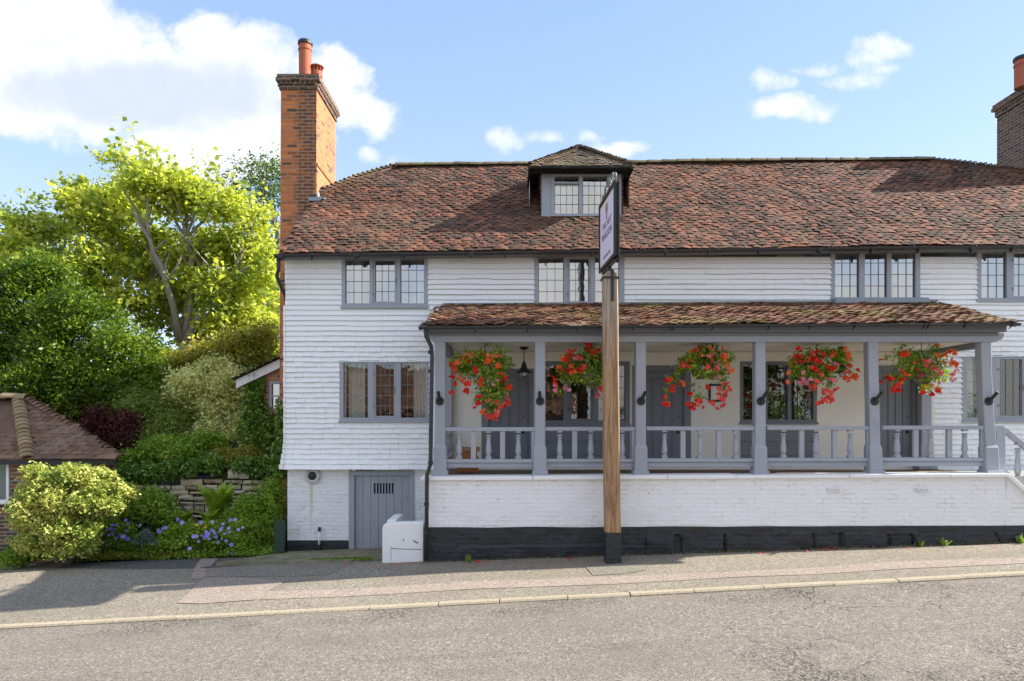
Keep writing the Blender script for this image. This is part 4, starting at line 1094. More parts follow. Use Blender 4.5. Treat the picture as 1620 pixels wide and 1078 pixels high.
# ceiling
mb = MB(); mb.box(X_(700, 11.6), X_(1560, 11.6), 11.62, WY-.002, CEIL, CEIL+.02); mb.build('porch_ceiling', 'cream', pub)
# beam, fascia
bx0, bx1 = X_(674, FY), X_(1586, FY)
mb = MB()
mb.box(X_(686, FY), bx1-.1, FY-.02, FY+.16, CEIL-.01, Z_(527, FY))
mb.extrude([(bx1-.1, CEIL+.01), (bx1-.02, CEIL+.03), (bx1+.02, CEIL+.09), (bx1+.02, Z_(527, FY)), (bx1-.1, Z_(527, FY))], FY-.02, FY+.16)
mb.extrude([(X_(686, FY), CEIL), (X_(676, FY), CEIL+.07), (X_(674, FY), Z_(527, FY)), (X_(686, FY), Z_(527, FY))], FY-.02, FY+.16)
mb.build('porch_beam', 'grey_paint', pub, bevel=.008)
mb = MB(); mb.box(X0p+.02, X1p-.02, FY-.13, FY-.021, Z_(527, FY)+.003, Z_(520, FY)+.05); mb.box(X0p+.06, X1p-.1, FY-.05, FY-.0215, Z_(532, FY), Z_(527, FY)+.002)
mb.build('porch_fascia', 'grey_dark', pub, bevel=.006)
# gutter
mb = MB(); gyp = 11.09
gut(mb, [(x, gyp, Z_(516.5, gyp)+.006*x+.01*nz(x*.5, 9)) for x in np.linspace(X0p-.03, X1p+.04, 12)], rad=.042)
pg = mb.build('porch_gutter', 'gutter_black', pub)
mb = MB()
for q in (677, 753, 836, 914, 1003, 1062, 1066, 1128, 1217, 1281, 1352, 1462, 1468, 1526, 1600):
    x = X_(q, gyp); z = Z_(516.5, gyp)+.006*x; mb.box(x-.012, x+.012, gyp-.05, gyp+.02, z-.055, z+.004); mb.obox((x, gyp-.02, z-.04), (x-.02, gyp+.03, z-.085), .018, .01); mb.cut()
mb.split('gutter_bracket', 'black_metal', pg)
mb = MB(); dpy = 11.22
mb.tube([(X_(673, gyp), gyp, Z_(523, gyp)), (X_(674, gyp), gyp+.02, Z_(532, gyp)), (X_(682, dpy), dpy, Z_(548, dpy)), (X_(683.5, dpy), dpy, Z_(562, dpy)), (X_(681, dpy), dpy, Z_(735, dpy)), (X_(675.5, dpy), dpy, Z_(752, dpy)), (X_(674.5, dpy), dpy, Z_(886, dpy))], .034, 10)
dpp = mb.build('downpipe', 'gutter_black', pub, smooth=True)
mb = MB()
for q in (560, 590, 735, 800, 845): x = X_(681 if q < 740 else 674.8, dpy); z = Z_(q, dpy); mb.lathe((x, dpy, z), [(.042, 0), (.042, .05)], 10); mb.cut()
mb.split('pipe_collar', 'black_metal', dpp)
# posts
POSTS = [(696, 0, 1, 694), (854.5, 0, 0, 853), (1014, 0, 0, 1015), (1203.5, .0, 0, 1203.5), (1382, .05, 0, 1386), (1560.5, .12, 0, 1569)]
LB = ['outermost left porch post beside the black downpipe', 'porch post between the first and second flower baskets', 'porch post just right of the hanging sign post', 'porch post between the third and fourth flower baskets', 'porch post between the fourth and fifth flower baskets', 'leaning outermost right porch post']
def post(px, lean, y0, y1, lab, holder=True, mat='grey_paint', base=.26, tw=PW):
    cx = X_(px, y0); h = tw/2; zt_ = CEIL-.012; zb2 = Z_(754, FY)
    zmid = Z_(707, FY)
    L = lambda z: lean*((zt_-z)/(zt_-zb2))**1.4
    mb = MB()
    def ring(z, w_, dxx, chf=.012):
        yy0, yy1 = y0-(w_-h), y1+(w_-h)
        return [(cx-w_+chf+dxx, yy0, z), (cx+w_-chf+dxx, yy0, z), (cx+w_+dxx, yy0+chf, z), (cx+w_+dxx, yy1-chf, z), (cx+w_-chf+dxx, yy1, z), (cx-w_+chf+dxx, yy1, z), (cx-w_+dxx, yy1-chf, z), (cx-w_+dxx, yy0+chf, z)]
    zs = [(zt_, h*1.0), (CEIL-.55, h*.98), (CEIL-1.1, h*.99), (zmid+.03, h*1.0), (zmid-.02, h*1.22), (zb2+.14, h*1.24), (zb2+.10, h*1.3)]
    b = len(mb.v)
    for (z, w_) in zs: mb.v += ring(z, w_, L(z)+.004*nz(z*2, cx))
    for i in range(len(zs)-1):
        for k in range(8): k2 = (k+1) % 8; mb.face((b+i*8+k, b+(i+1)*8+k, b+(i+1)*8+k2, b+i*8+k2))
    mb.face([b+k for k in range(8)])
    o = mb.build('porch_post', mat, pub); o['label'] = lab
    mb = MB(); c = cx+L(zb2+.05); mb.box(c-base/2, c+base/2, y0-.05, y1+.05, zb2, zb2+.10); mb.build('post_base', mat, o, bevel=.01)
    if holder:
        hz_ = Z_(633, FY); hx = cx+L(hz_); mb = MB(); disc_y(mb, hx, hz_-.02, [(.0715, -.001), (.0715, -.014), (.06, -.018)], y0)
        dx_ = .0 if px < 900 else .05+.02*(px-1000)/560
        if px < 900: dx_ = -.015
        mb.tube([(hx, y0-.016, hz_-.02), (hx+dx_, y0-.12, hz_+.13)], .028, 12); 
        for t in range(3): a = t*2.1+.5; mb.lathe((hx+.055*math.cos(a), y0-.02, hz_-.02+.055*math.sin(a)), [(.008, -.005), (.008, .005)], 6)
        mb.build('flag_holder', 'black_metal', o)
for (px, lean, y_, pb), lab in zip(POSTS, LB): post(px, lean, FY, FY+PW, lab)
# half posts on the back wall and cross braces
post(708, 0, WY-.2, WY-.031, 'grey half post against the back wall at the left end of the porch', holder=False)
post(1466.5, 0, WY-.25, WY-.09, 'grey half post against the back wall right of the last door', holder=False, base=.36, tw=.2)
mb = MB(); xl_ = X_(699, FY); mb.box(xl_-.06, xl_+.07, FY+.16, WY-.2, CEIL-.14, CEIL-.012); mb.build('cross_beam', 'grey_dark', pub)
mb = MB(); xr_ = X_(1562, FY); mb.obox((xr_-.06, FY+.16, CEIL-.05), (X_(1470, WY-.2), WY-.15, CEIL-.02), .12, .11); mb.build('cross_beam', 'grey_dark', pub)
# balustrade ------------------------------------------------------------
def baluster(mb, x, y, z0, z1):
    h = z1-z0; a = .045
    mb.box(x-a, x+a, y-a, y+a, z0, z0+.03)
    pr = [(.052, .03), (.054, .045), (.03, .07), (.034, .085), (.047, .12), (.05, .16), (.042, .25), (.032, .36), (.030, .385), (.044, .395), (.044, .412), (.03, .42), (.032, .44), (.046, .45), (.046, .465), (.034, .475)]
    k = (h-.03)/.475
    mb.lathe((x, y, z0), [(r_, .03+(z_-.03)*k*.93) for r_, z_ in pr], 14)
    mb.box(x-.038, x+.038, y-.038, y+.038, z1-.028, z1)
RY = 11.5
def zr(px, base): return Z_(base-(px-700)*.0036, RY-.03)
BAYS = [((697, 846), [708, 773, 820], [749, 795, 842]), ((862, 1008), [885.5, 934.5, 984], [909, 957.5, 1003]), ((1022, 1197), [1051, 1107, 1164], [1080, 1137, 1194]),
        ((1212, 1378), [1239, 1290.5, 1345], [1267.5, 1320, 1374]), ((1394, 1560), [1419, 1472, 1526], [1448, 1501, 1554])]
BAYS[0] = ((703, 848), [726.5, 773, 820], [749, 795, 844.5])
BL = ['first from the left', 'second from the left, behind the sign post', 'middle', 'fourth from the left', 'rightmost']
for ((a, b), bals, flats), nm in zip(BAYS, BL):
    xa, xb = X_(a, RY), X_(b, RY); m_x = (a+b)/2
    zt1, zt0 = zr(m_x, 676.5), zr(m_x, 682.7); zb1, zb0 = zr(m_x, 727), zr(m_x, 732.6)
    mb = MB(); sl = (xb-xa)*.003
    mb.box(xa, xb, RY-.05, RY+.05, zt0, zt1); rail = mb.build('handrail', 'grey_paint', pub, bevel=.008); rail['label'] = 'grey handrail of the porch bay '+nm
    mb = MB(); mb.box(xa, xb, RY-.045, RY+.045, zb0, zb1); mb.cut(); mb.box(xa, xb, RY-.01, RY+.035, zb0-.085, zb0-.003); mb.split('bottom_rail', 'grey_paint', pub, bevel=.008)
    for q in bals:
        mb = MB(); baluster(mb, X_(q, RY), RY, zb1+.001, zt0-.001); mb.build('baluster', 'grey_paint', rail)
    for q in flats:
        mb = MB(); x = X_(q, RY); mb.box(x-.042, x+.042, RY-.03, RY+.03, zb1+.001, zt0-.001); mb.build('flat_baluster', 'grey_paint', rail, bevel=.004)
# left return balustrade going back to the wall
mb = MB(); x = X_(700, RY); zt1, zt0 = zr(700, 676.5), zr(700, 682.7); zb1, zb0 = zr(700, 727), zr(700, 732.6)
mb.box(x-.04, x+.04, FY+PW+.01, WY-.21, zt0, zt1); r2 = mb.build('handrail', 'grey_paint', pub, bevel=.006)
mb = MB(); mb.box(x-.04, x+.04, FY+PW+.01, WY-.21, zb0, zb1); mb.cut(); mb.box(x-.02, x+.02, FY+PW+.01, WY-.21, zb0-.08, zb0-.003); mb.split('bottom_rail', 'grey_paint', pub)
for k in range(4):
    mb = MB(); baluster(mb, x, 11.85+.33*k, zb1+.001, zt0-.001); mb.build('baluster', 'grey_paint', r2)
# newel and stair rail at the right
ny = 11.52; mb = MB(); nx0, nx1 = X_(1577, ny), X_(1591, ny)
mb.extrude([(nx0, Z_(747, ny)), (nx1, Z_(747, ny)), (nx1, Z_(678, ny)), (nx1-.03, Z_(673, ny)), (nx0, Z_(673, ny))], ny, ny+.13)
nw = mb.build('newel_post', 'grey_paint', pub, bevel=.006)
mb = MB(); sa = Vector((nx1, ny+.06, Z_(680, ny))); sb = Vector((nx1+1.9, ny+.06, Z_(680, ny)-1.55)); mb.obox(sa, sb, .09, .07)
sc_ = Vector((nx1-.02, ny+.06, Z_(745, ny))); sd_ = sc_+(sb-sa); mb.obox(sc_, sd_, .08, .07); sr = mb.build('stair_rail', 'grey_paint', pub)
for k, t in enumerate((.13, .34, .56, .78)):
    q = sa.lerp(sb, t); w2 = sc_.lerp(sd_, t); mb = MB(); baluster(mb, q.x, q.y, w2.z+.04, q.z-.03); mb.build('baluster', 'grey_paint', sr)
mb = MB(); q = sb; mb.box(q.x-.06, q.x+.08, ny, ny+.13, q.z-1.0, q.z+.1); mb.build('newel_post', 'grey_paint', pub, bevel=.006)
# deck, porch wall, coping ------------------------------------------------
WX0, WX1 = X_(672.5, 11.35), X_(1592, 11.35)
mb = MB(); mb.box(WX0+.05, WX1, 11.36, WY-.03, DECK-.3, DECK); mb.build('porch_floor', 'brown_deck', pub)
def coptop(px): return 754.5-(px-680)*.0062
zB = lambda x: CZ-1.80+.0105*(x-3)*.3+.012*nz(x*1.3, 0)
mb = MB()
ct = lambda x: Z_(758.5-(x*F/11.35+HX-680)*.0062, 11.35)
rough_wall(mb, WX0, WX1, zB, ct, 11.35, .012, 3.5)
# ramped end beside the steps
def rampz(x): return ct(WX1)-max(0, min(1.5, (x-WX1)*.92))
xe = WX1+1.75
rough_wall(mb, WX1, xe, lambda x: min(zB(x), rampz(x)-.02), rampz, 11.35, .012, 3.5)
mb.box(WX0, WX0+.002, 11.351, 13.2, CZ-2.5, ct(WX0)); mb.box(WX0, WX1, 11.41, 11.44, zB(3), ct(3)-.01)
pw = mb.build('porch_wall', 'white_brick', pub, smooth=False)
# air bricks
for q, r_ in ((1320, 775), (1460, 775)):
    mb = MB(); x = X_(q, 11.33); z = Z_(r_, 11.33)
    hs = [(x-.1+.022*k+.002, x-.1+.022*k+.014, z-.03+.026*j+.003, z-.03+.026*j+.017) for k in range(9) for j in range(2)]
    for (a, b, c, d) in rects_minus(x-.11, x+.11, z-.036, z+.036, hs): mb.box(a, b, 11.325, 11.335, c, d)
    ab = mb.build('air_brick', 'white_paint', pub)
    mb = MB(); mb.box(x-.105, x+.105, 11.336, 11.34, z-.033, z+.033); mb.build('vent_gap', 'interior_dark', ab)
# black tarred base with protruding stones
def stone_ex(x, z):
    d = .0
    zz = z-(zB(x))
    pos = x-X_(1022, 11.35)
    if pos > 0 and zz < -.13:
        pos += .35*math.sin(pos*1.7)+.2*math.sin(pos*4.1+1); k = (pos % .8)/.8; q = int(pos/.8)
        d = .05+.045*nz(q*3.1, 1)+.02*nz(x*3, z*6, 2)
        if zz > -.17-.05*nz(q*5.3, 2): d -= .045
        if k > .95 or k < .03: d -= .045
    elif zz < -.30: d = .02+.03*abs(nz(x*1.5, z*2, 4))
    return d
mb = MB(); rough_wall(mb, WX0, xe, lambda x: pave_z(x, 11.3)-.04, zB, 11.34, .028, 2.6, nx=.035, nzs=.035, ex=stone_ex)
mb.box(WX0-.004, WX0+.02, 11.345, 13.2, CZ-2.7, zB(WX0)-.002)
mb.build('black_base', 'black_brick', pub, smooth=False)
# coping
mb = MB(); x = WX0-.06; rd = random.Random(5)
while x < WX1-.1:
    L = min(rd.uniform(1.1, 2.3), WX1-x); t0 = ct(x); t1 = ct(x+L-.006); b = len(mb.v); dd = rd.uniform(-.012, .012); th_ = rd.uniform(-.006, .006)
    for (xx, z) in ((x, t0), (x+L-.006, t1)):
        mb.v += [(xx, 11.275+dd, z-.015), (xx, 11.60, z-.015), (xx, 11.60, z+.05+th_), (xx, 11.275+dd, z+.045+th_)]
    for q in ((0,1,2,3),(4,7,6,5),(0,4,5,1),(1,5,6,2),(2,6,7,3),(3,7,4,0)): mb.face([b+i for i in q])
    x += L
px_ = [(WX1+.45*k/6*4, rampz(WX1+.45*k/6*4)) for k in range(7)]
for (a, b) in zip(px_[:-1], px_[1:]): mb.obox((a[0], 11.44, a[1]+.015), (b[0], 11.44, b[1]+.015), .33, .065)
mb.build('coping', 'white_paint', pub, bevel=.008)
# steps behind the ramped end
mb = MB()
for k in range(8): mb.box(WX1+.2*k+.01, WX1+1.9, 11.47, 12.9, DECK-.2*(k+1)-.05, DECK-.17*(k)-.0-.02*k)
mb.build('steps', 'stone_step', pub)
# low white block wall by the cellar
lwx0, lwx1 = X_(604.5, 11.36), X_(670, 11.36)
mb = MB(); zt_ = Z_(827.5, 11.36); zb2 = pave_z(-1.8, 11.3)-.03
r = .07; out = [(lwx0, zb2), (lwx1, zb2), (lwx1, zt_+.01), (lwx0+.16, zt_), (lwx0+.06, zt_-.005), (lwx0+.015, zt_-.045), (lwx0, zt_-.11)]
mb.extrude(out, 11.36, 11.56)
mb.extrude([(lwx0+.04, zb2), (lwx0+.2, zb2), (lwx0+.2, zt_+.025), (lwx0+.04, zt_+.015)], 11.561, 12.3)
lw = mb.build('low_wall', 'white_paint', None, bevel=.02, loc=((lwx0+lwx1)/2, 11.46, zb2))
tag(lw, 'low white rendered block wall with a round corner beside the cellar door', 'wall')
mb = MB(); cz_ = Z_(868, 11.36); mb.tube([(lwx0+.15, 11.359, cz_+.03), (lwx0+.16, 11.359, cz_), (lwx0+.4, 11.359, cz_-.01), (lwx1-.03, 11.359, cz_-.015)], .006, 5); mb.tube([(lwx0+.15, 11.359, cz_+.01), (lwx0+.148, 11.359, zb2+.05)], .003, 5)
mb.box(lwx0+.35, lwx0+.365, 11.356, 11.361, cz_+.12, cz_+.16); mb.obox((lwx0+.52, 11.358, cz_+.13), (lwx0+.6, 11.358, cz_+.09), .012, .02)
mb.build('render_crack', 'bark', lw)

# ================================================================ sign post
SPX = X_(969, 10.95); SPY = 10.95; spz = pave_z(SPX, SPY)
sp = empty('pub_sign_post', (SPX, SPY, spz), 'tall square timber sign post with a two-sided framed hanging sign on top', 'sign post')
topz = Z_(437, 10.95); hw = .122
lean = X_(964.5, 10.95)-SPX
def postseg(mb, z0, z1, wk=1.0, g=0.0):
    b = len(mb.v); n = 18
    for i in range(n+1):
        z = z0+(z1-z0)*i/n; k = (z-spz)/(topz-spz); c = SPX+lean*k+.006*nz(z*.8, 0); h = hw*(1-.04*k)*wk; ch_ = .018
        for (a, q) in ((-h+ch_, -h), (h-ch_, -h), (h, -h+ch_), (h, h-ch_), (h-ch_, h), (-h+ch_, h), (-h, h-ch_), (-h, -h+ch_)): mb.v.append((c+a, SPY+q, z))
    for i in range(n):
        for k in range(8): k2 = (k+1) % 8; mb.face((b+i*8+k, b+i*8+k2, b+(i+1)*8+k2, b+(i+1)*8+k))
    mb.face([b+k for k in range(8)]); mb.face([b+n*8+k for k in range(8)])
zpb = Z_(843, 10.83)
mb = MB(); postseg(mb, zpb+.002, topz); mb.build('post', 'timber', sp)
mb = MB(); postseg(mb, spz-.05, zpb, 1.02); mb.build('post_foot', 'black_brick', sp)
mb = MB(); cx = SPX+lean
for i, (zz, r_) in enumerate(((topz-.03, 1.06),)): mb.box(cx-hw*1.12, cx+hw*1.12, SPY-hw*1.12, SPY+hw*1.1, zz-.03, zz)
mb.box(cx+.005, cx+.05, SPY-hw-.018, SPY-hw-.002, topz-.42, topz+.08); mb.box(cx-.03, cx+.03, SPY-.03, SPY+.03, topz, topz+.14)
mb.build('iron_strap', 'black_metal', sp, bevel=.004)
mb = MB(); mb.extrude([(cx-hw*.95, topz+.001), (cx+hw*.95, topz+.001), (cx+hw*.3, topz+.06), (cx-hw*.3, topz+.06)], SPY-hw*.9, SPY+hw*.9); mb.build('post_cap', 'timber', sp)
# sign board: runs from near-right to far-left
nr = P(971.5, 404, 10.38); fr = P(947, 434.5, 11.66)
zbt = (nr.z+fr.z)/2; 
near_t = P(971.5, 284, 10.38); H_ = (near_t.z-nr.z)
A_ = Vector((nr.x, nr.y, zbt)); B_ = Vector((fr.x, fr.y, zbt)); du = (A_-B_); Wd = du.length; du.normalize(); nrm = Vector((-du.y, du.x, 0)); nrm = -nrm if nrm.x > 0 else nrm   # faces left
up = Vector((0, 0, 1))
def sp_pt(a, z, n_): return B_+du*a+up*z+nrm*n_
def sbox(mb, a0, a1, z0, z1, n0, n1):
    b = len(mb.v)
    for n_ in (n0, n1):
        for (a, z) in ((a0, z0), (a1, z0), (a1, z1), (a0, z1)): mb.v.append(tuple(sp_pt(a, z, n_)))
    for q in ((0,3,2,1),(4,5,6,7),(0,1,5,4),(1,2,6,5),(2,3,7,6),(3,0,4,7)): mb.face([b+i for i in q])
TH = .09
mb = MB(); t = .055
for (n0, n1) in ((-.03, 0), (-TH-.0, -TH+.03)):
    sbox(mb, 0, Wd, 0, t, n0, n1); sbox(mb, 0, Wd, H_-t, H_, n0, n1); sbox(mb, 0, t, t, H_-t, n0, n1); sbox(mb, Wd-t, Wd, t, H_-t, n0, n1)
sbox(mb, .02, Wd-.02, .02, H_-.02, -TH+.031, -.031)
fr_ = mb.build('sign_frame', 'sign_black', sp, bevel=.004)
mb = MB(); sbox(mb, t, Wd-t, t, H_-t, -.0305, -.018); mb.build('sign_border', 'gold', fr_)
mb = MB(); g2 = t+.024; sbox(mb, g2, Wd-g2, g2, H_-g2, -.0175, -.015); mb.build('sign_panel', 'sign_lilac', fr_)
mb = MB(); mb.obox(sp_pt(.15, -.03, -TH/2), sp_pt(Wd-.1, -.03, -TH/2), .05, .03); mb.build('sign_bar', 'black_metal', sp)
# scrollwork along the top
mb = MB()
def scroll(c, r0, r1, turns, s):
    pts = []
    for i in range(26):
        t_ = i/25; a = t_*turns*2*math.pi; rr = r0+(r1-r0)*t_; pts.append(sp_pt(c+s*rr*math.cos(a), H_+.02+r0+rr*math.sin(a)*.95-.01, -TH/2))
    mb.tube(pts, .013, 6)
for c, r_, s in ((Wd*.12, .06, 1), (Wd*.30, .10, 1), (Wd*.52, .13, -1), (Wd*.52, .09, 1), (Wd*.72, .12, 1), (Wd*.9, .08, -1)): scroll(c, r_, .02, 1.4, s)
mb.tube([sp_pt(Wd*.05, H_+.02, -TH/2), sp_pt(Wd*.25, H_+.1, -TH/2), sp_pt(Wd*.5, H_+.24, -TH/2), sp_pt(Wd*.75, H_+.2, -TH/2), sp_pt(Wd*.95, H_+.02, -TH/2)], .014, 6)
mb.build('scrollwork', 'iron_pale', fr_)
# lettering
def text(body, size, a, z, mat, name, spacing=1.0):
    cu = bpy.data.curves.new(name, 'FONT'); cu.body = body; cu.size = size; cu.align_x = 'CENTER'; cu.align_y = 'CENTER'; cu.extrude = .002; cu.space_character = spacing
    to = bpy.data.objects.new('tmp', cu); C.objects.link(to); bpy.context.view_layer.update()
    me = bpy.data.meshes.new_from_object(to.evaluated_get(bpy.context.evaluated_depsgraph_get())); bpy.data.objects.remove(to)
    me.name = name; me.materials.clear(); me.materials.append(M[mat])
    right = -du if False else du
    # seen from the left side (-x), reading direction runs from far edge to near edge
    mt = Matrix.Translation(sp_pt(a, z, -.013)) @ Matrix((( right.x, up.x, nrm.x, 0), (right.y, up.y, nrm.y, 0), (right.z, up.z, nrm.z, 0), (0, 0, 0, 1)))
    me.transform(Matrix.Translation(-ORG[fr_.name]) @ mt)
    o = bpy.data.objects.new(name, me); C.objects.link(o); o.parent = fr_; ORG[o.name] = ORG[fr_.name]; return o
mid = Wd/2
text('THE HAY', .155, mid, H_*.585, 'sign_ink', 'lettering', 1.15); text('WAGGON', .165, mid, H_*.44, 'sign_ink', 'lettering', 1.05)
mb = MB(); rd = random.Random(2)   # worn, unreadable small line near the bottom
for k in range(26):
    a_ = mid-.32+.64*k/25
    if k in (9, 17): continue
    zz_ = H_*.15+rd.uniform(-.012, .012)
    if k < 3 or k > 22: mb.obox(sp_pt(a_-.01, H_*.15, -.0135), sp_pt(a_+.01, H_*.15, -.0135), .004, .006)
    else: mb.obox(sp_pt(a_, H_*.15-.02, -.0135), sp_pt(a_+rd.uniform(-.008, .01), H_*.15+.02, -.0135), .004, .006, up=du); mb.obox(sp_pt(a_, zz_, -.0134), sp_pt(a_+.012, zz_, -.0134), .004, .005)
mb.build('small_lettering', 'sign_ink', fr_)
mb = MB()   # little wheatsheaf emblem
for k in range(-3, 4):
    p0 = sp_pt(mid+k*.008, H_*.70, -.012); p1 = sp_pt(mid+k*.022, H_*.79, -.012); p2 = sp_pt(mid+k*.020, H_*.87, -.012); mb.tube([p0, p1], .004, 5); mb.tube([p1, p2], [.010, .003], 5)
    mb.tube([p0, sp_pt(mid-k*.018, H_*.66, -.012)], .004, 5)
mb.tube([sp_pt(mid-.04, H_*.70, -.011), sp_pt(mid+.04, H_*.70, -.011)], .006, 5)
mb.build('emblem', 'sign_bronze', fr_)
# ================================================================ hanging baskets, lanterns, small things on the porch
def ruffles(centres, size, n=0):
    """begonia heads: two or three whorls of broad petals round a facing direction, some half open"""
    Vs = []; ts = []
    for c in centres:
        c = Vector(c); tone = random.random(); N_ = Vector((random.gauss(.1, .55), random.uniform(-1.2, -.2), random.gauss(.1, .6))).normalized()
        s_ = N_.cross(Vector((.1, .2, 1))).normalized(); u_ = s_.cross(N_); openk = random.uniform(.5, 1); R0 = size*random.uniform(.62, 1.05)
        for (nr, rr, up_) in ((6, 1.0, .12), (5, .72, .34), (4, .42, .5)):
            a0 = random.random()*6
            for k in range(nr):
                if random.random() < .12: continue
                a = a0+k*2*math.pi/nr+random.uniform(-.25, .25); r = R0*rr*random.uniform(.75, 1.15)
                d = (s_*math.cos(a)+u_*math.sin(a))*openk+N_*((1-openk)*.9+random.uniform(-.15, .25)); w = (u_*math.cos(a)-s_*math.sin(a))*r*.52
                q = c+N_*R0*up_*.6
                Vs += [q, q+d*r*.62+w+N_*r*.1, q+d*r*1.02-N_*r*.1, q+d*r*.62-w+N_*r*.1]; ts.append(min(1, max(0, tone*.5+.5*random.random())))
        if random.random() < .0:
            q = c+Vector((random.gauss(0, .05), random.gauss(0, .03), -abs(random.gauss(.05, .03)))); r = size*.3
            Vs += [q+Vector((0,0,r)), q+Vector((r*.5,0,0)), q-Vector((0,0,r)), q-Vector((r*.5,0,0))]; ts.append(tone)
    V = np.array([tuple(v) for v in Vs]); return V, np.arange(len(V)).reshape(-1, 4), np.array(ts)
BY = 11.72
BASKETS = [
 dict(chain=767, bowl=(774, 600, 24), fol=[(745,572,26),(775,568,27),(797,578,16),(735,587,20),(780,606,27),(787,626,22),(778,645,13),(722,572,12),(760,630,10)],
  red=[(733,568),(741,571),(716,581),(715,594),(724,589),(720,608),(715,621),(741,607),(730,602),(754,586),(793,591),(799,599),(802,613),(797,603),(735,619),(740,621),(757,628),(757,637),(753,644),(772,604),(760,604),(807,612),(712,579)],
  orange=[(740,562),(764,560),(771,567),(778,571),(785,562),(790,563),(791,577),(787,583),(769,574),(722,575),(726,600),(765,650),(787,578),(748,562),(727,571)],
  coral=[(771,633),(785,636),(801,628),(803,634),(793,641),(790,645),(785,650),(778,660),(775,663),(782,658),(771,658),(786,657),(798,638),(784,664)], pink=[(790,566),(749,560),(783,605),(752,567)],
  lab='flower basket with a long trail of coral begonias in front of the arched left door'),
 dict(chain=926, bowl=(932, 592, 24), fol=[(905,570,18),(935,563,24),(950,575,18),(920,592,20),(938,600,20),(953,585,16),(898,600,14),(882,622,8),(893,588,14)],
  red=[(899,558),(903,562),(905,557),(934,546),(930,546),(929,553),(937,557),(950,552),(942,564),(944,556),(938,541),(903,585),(912,586),(876,600),(879,608),(922,584),(895,570)],
  orange=[(888,567),(894,564),(894,571),(882,582),(888,584),(901,580),(906,580),(904,590),(891,569)], coral=[(918,566),(922,583),(951,617),(947,626),(950,614),(905,564)], pink=[(916,563),(912,569),(899,617),(893,615),(878,618),(881,611),(876,617),(922,580)],
  lab='flower basket with pale orange begonias hanging beside the sign post'),
 dict(chain=1111, bowl=(1108, 587, 17), fol=[(1085,576,15),(1100,568,20),(1120,563,22),(1140,570,18),(1075,588,12),(1065,600,8),(1056,620,5),(1145,590,10),(1098,612,8),(1106,628,8),(1146,608,9),(1130,592,13)],
  red=[(1053,602),(1059,600),(1063,612),(1063,618),(1053,628),(1054,637),(1057,640),(1090,622),(1121,612),(1088,639),(1096,643),(1100,640),(1111,645),(1105,634),(1103,556),(1093,646)],
  orange=[(1094,556),(1103,553),(1112,561),(1148,563),(1147,569),(1150,578),(1155,588),(1078,606),(1092,571),(1123,550),(1141,553),(1128,556),(1145,562),(1081,605)],
  coral=[(1082,577),(1086,581),(1120,579),(1133,583),(1125,570),(1144,608),(1152,613),(1145,620),(1148,625),(1140,630),(1143,633),(1128,640),(1139,643),(1133,646),(1146,641),(1137,615),(1152,605),(1150,619),(1138,622),(1126,637)], pink=[(1122,566),(1153,583),(1137,597),(1126,554),(1135,573),(1123,563)],
  lab='flower basket with red trails both sides in front of the small black picture'),
 dict(chain=1291, bowl=(1288, 592, 20), fol=[(1265,573,18),(1290,563,20),(1315,565,20),(1330,570,13),(1260,588,15),(1285,588,20),(1310,588,15),(1335,582,8),(1335,558,9),(1310,606,6)],
  red=[(1259,563),(1265,566),(1268,570),(1263,552),(1292,556),(1296,558),(1299,563),(1279,570),(1290,566),(1297,572),(1289,583),(1313,583),(1317,587),(1320,583),(1346,578),(1358,588),(1354,592),(1355,597),(1325,614),(1295,588),(1310,580)],
  orange=[(1318,559),(1322,561),(1335,553),(1341,562),(1343,566),(1248,590),(1246,605),(1345,593),(1336,600),(1347,598),(1352,597),(1340,602),(1258,575)],
  coral=[(1286,560),(1284,566),(1291,575),(1292,596),(1299,595),(1296,600),(1287,617),(1284,612),(1310,617),(1305,624),(1313,625),(1299,637),(1305,634),(1313,636),(1308,630),(1316,630),(1303,618),(1288,613),(1294,603)], pink=[(1270,588),(1267,600),(1261,605),(1273,599),(1282,601),(1275,608),(1318,600),(1323,603),(1314,600),(1340,587),(1337,592),(1318,620),(1321,577),(1297,590)],
  lab='flower basket with a narrow coral trail between the fourth and fifth posts'),
 dict(chain=1457, bowl=(1458, 592, 21), fol=[(1430,560,13),(1425,575,15),(1450,572,18),(1475,570,20),(1490,577,14),(1410,587,9),(1401,565,5),(1438,588,13),(1486,595,10),(1480,549,6),(1466,614,7),(1414,598,7)],
  red=[(1427,557),(1424,560),(1432,560),(1437,559),(1403,597),(1408,600),(1394,606),(1422,597),(1424,602),(1433,601),(1412,599),(1415,612),(1410,619),(1423,608),(1422,618),(1393,570),(1460,620),(1474,623),(1483,622),(1486,620),(1452,587),(1456,595),(1413,616),(1417,608)],
  orange=[(1484,562),(1490,562),(1504,555),(1511,558),(1497,560),(1496,573),(1505,571),(1513,577),(1506,576),(1480,547),(1428,591),(1434,592)], coral=[(1425,590),(1462,579),(1449,572),(1459,572),(1469,588),(1486,587),(1478,583),(1464,577)],
  pink=[(1475,571),(1504,593),(1506,598),(1511,589),(1490,603),(1507,604),(1477,590),(1482,590),(1481,595),(1489,591),(1476,597)], yellow=[(1473,608),(1465,613),(1476,612),(1460,613),(1483,615)],
  lab='flower basket with sparse orange and red flowers in the rightmost porch bay')]
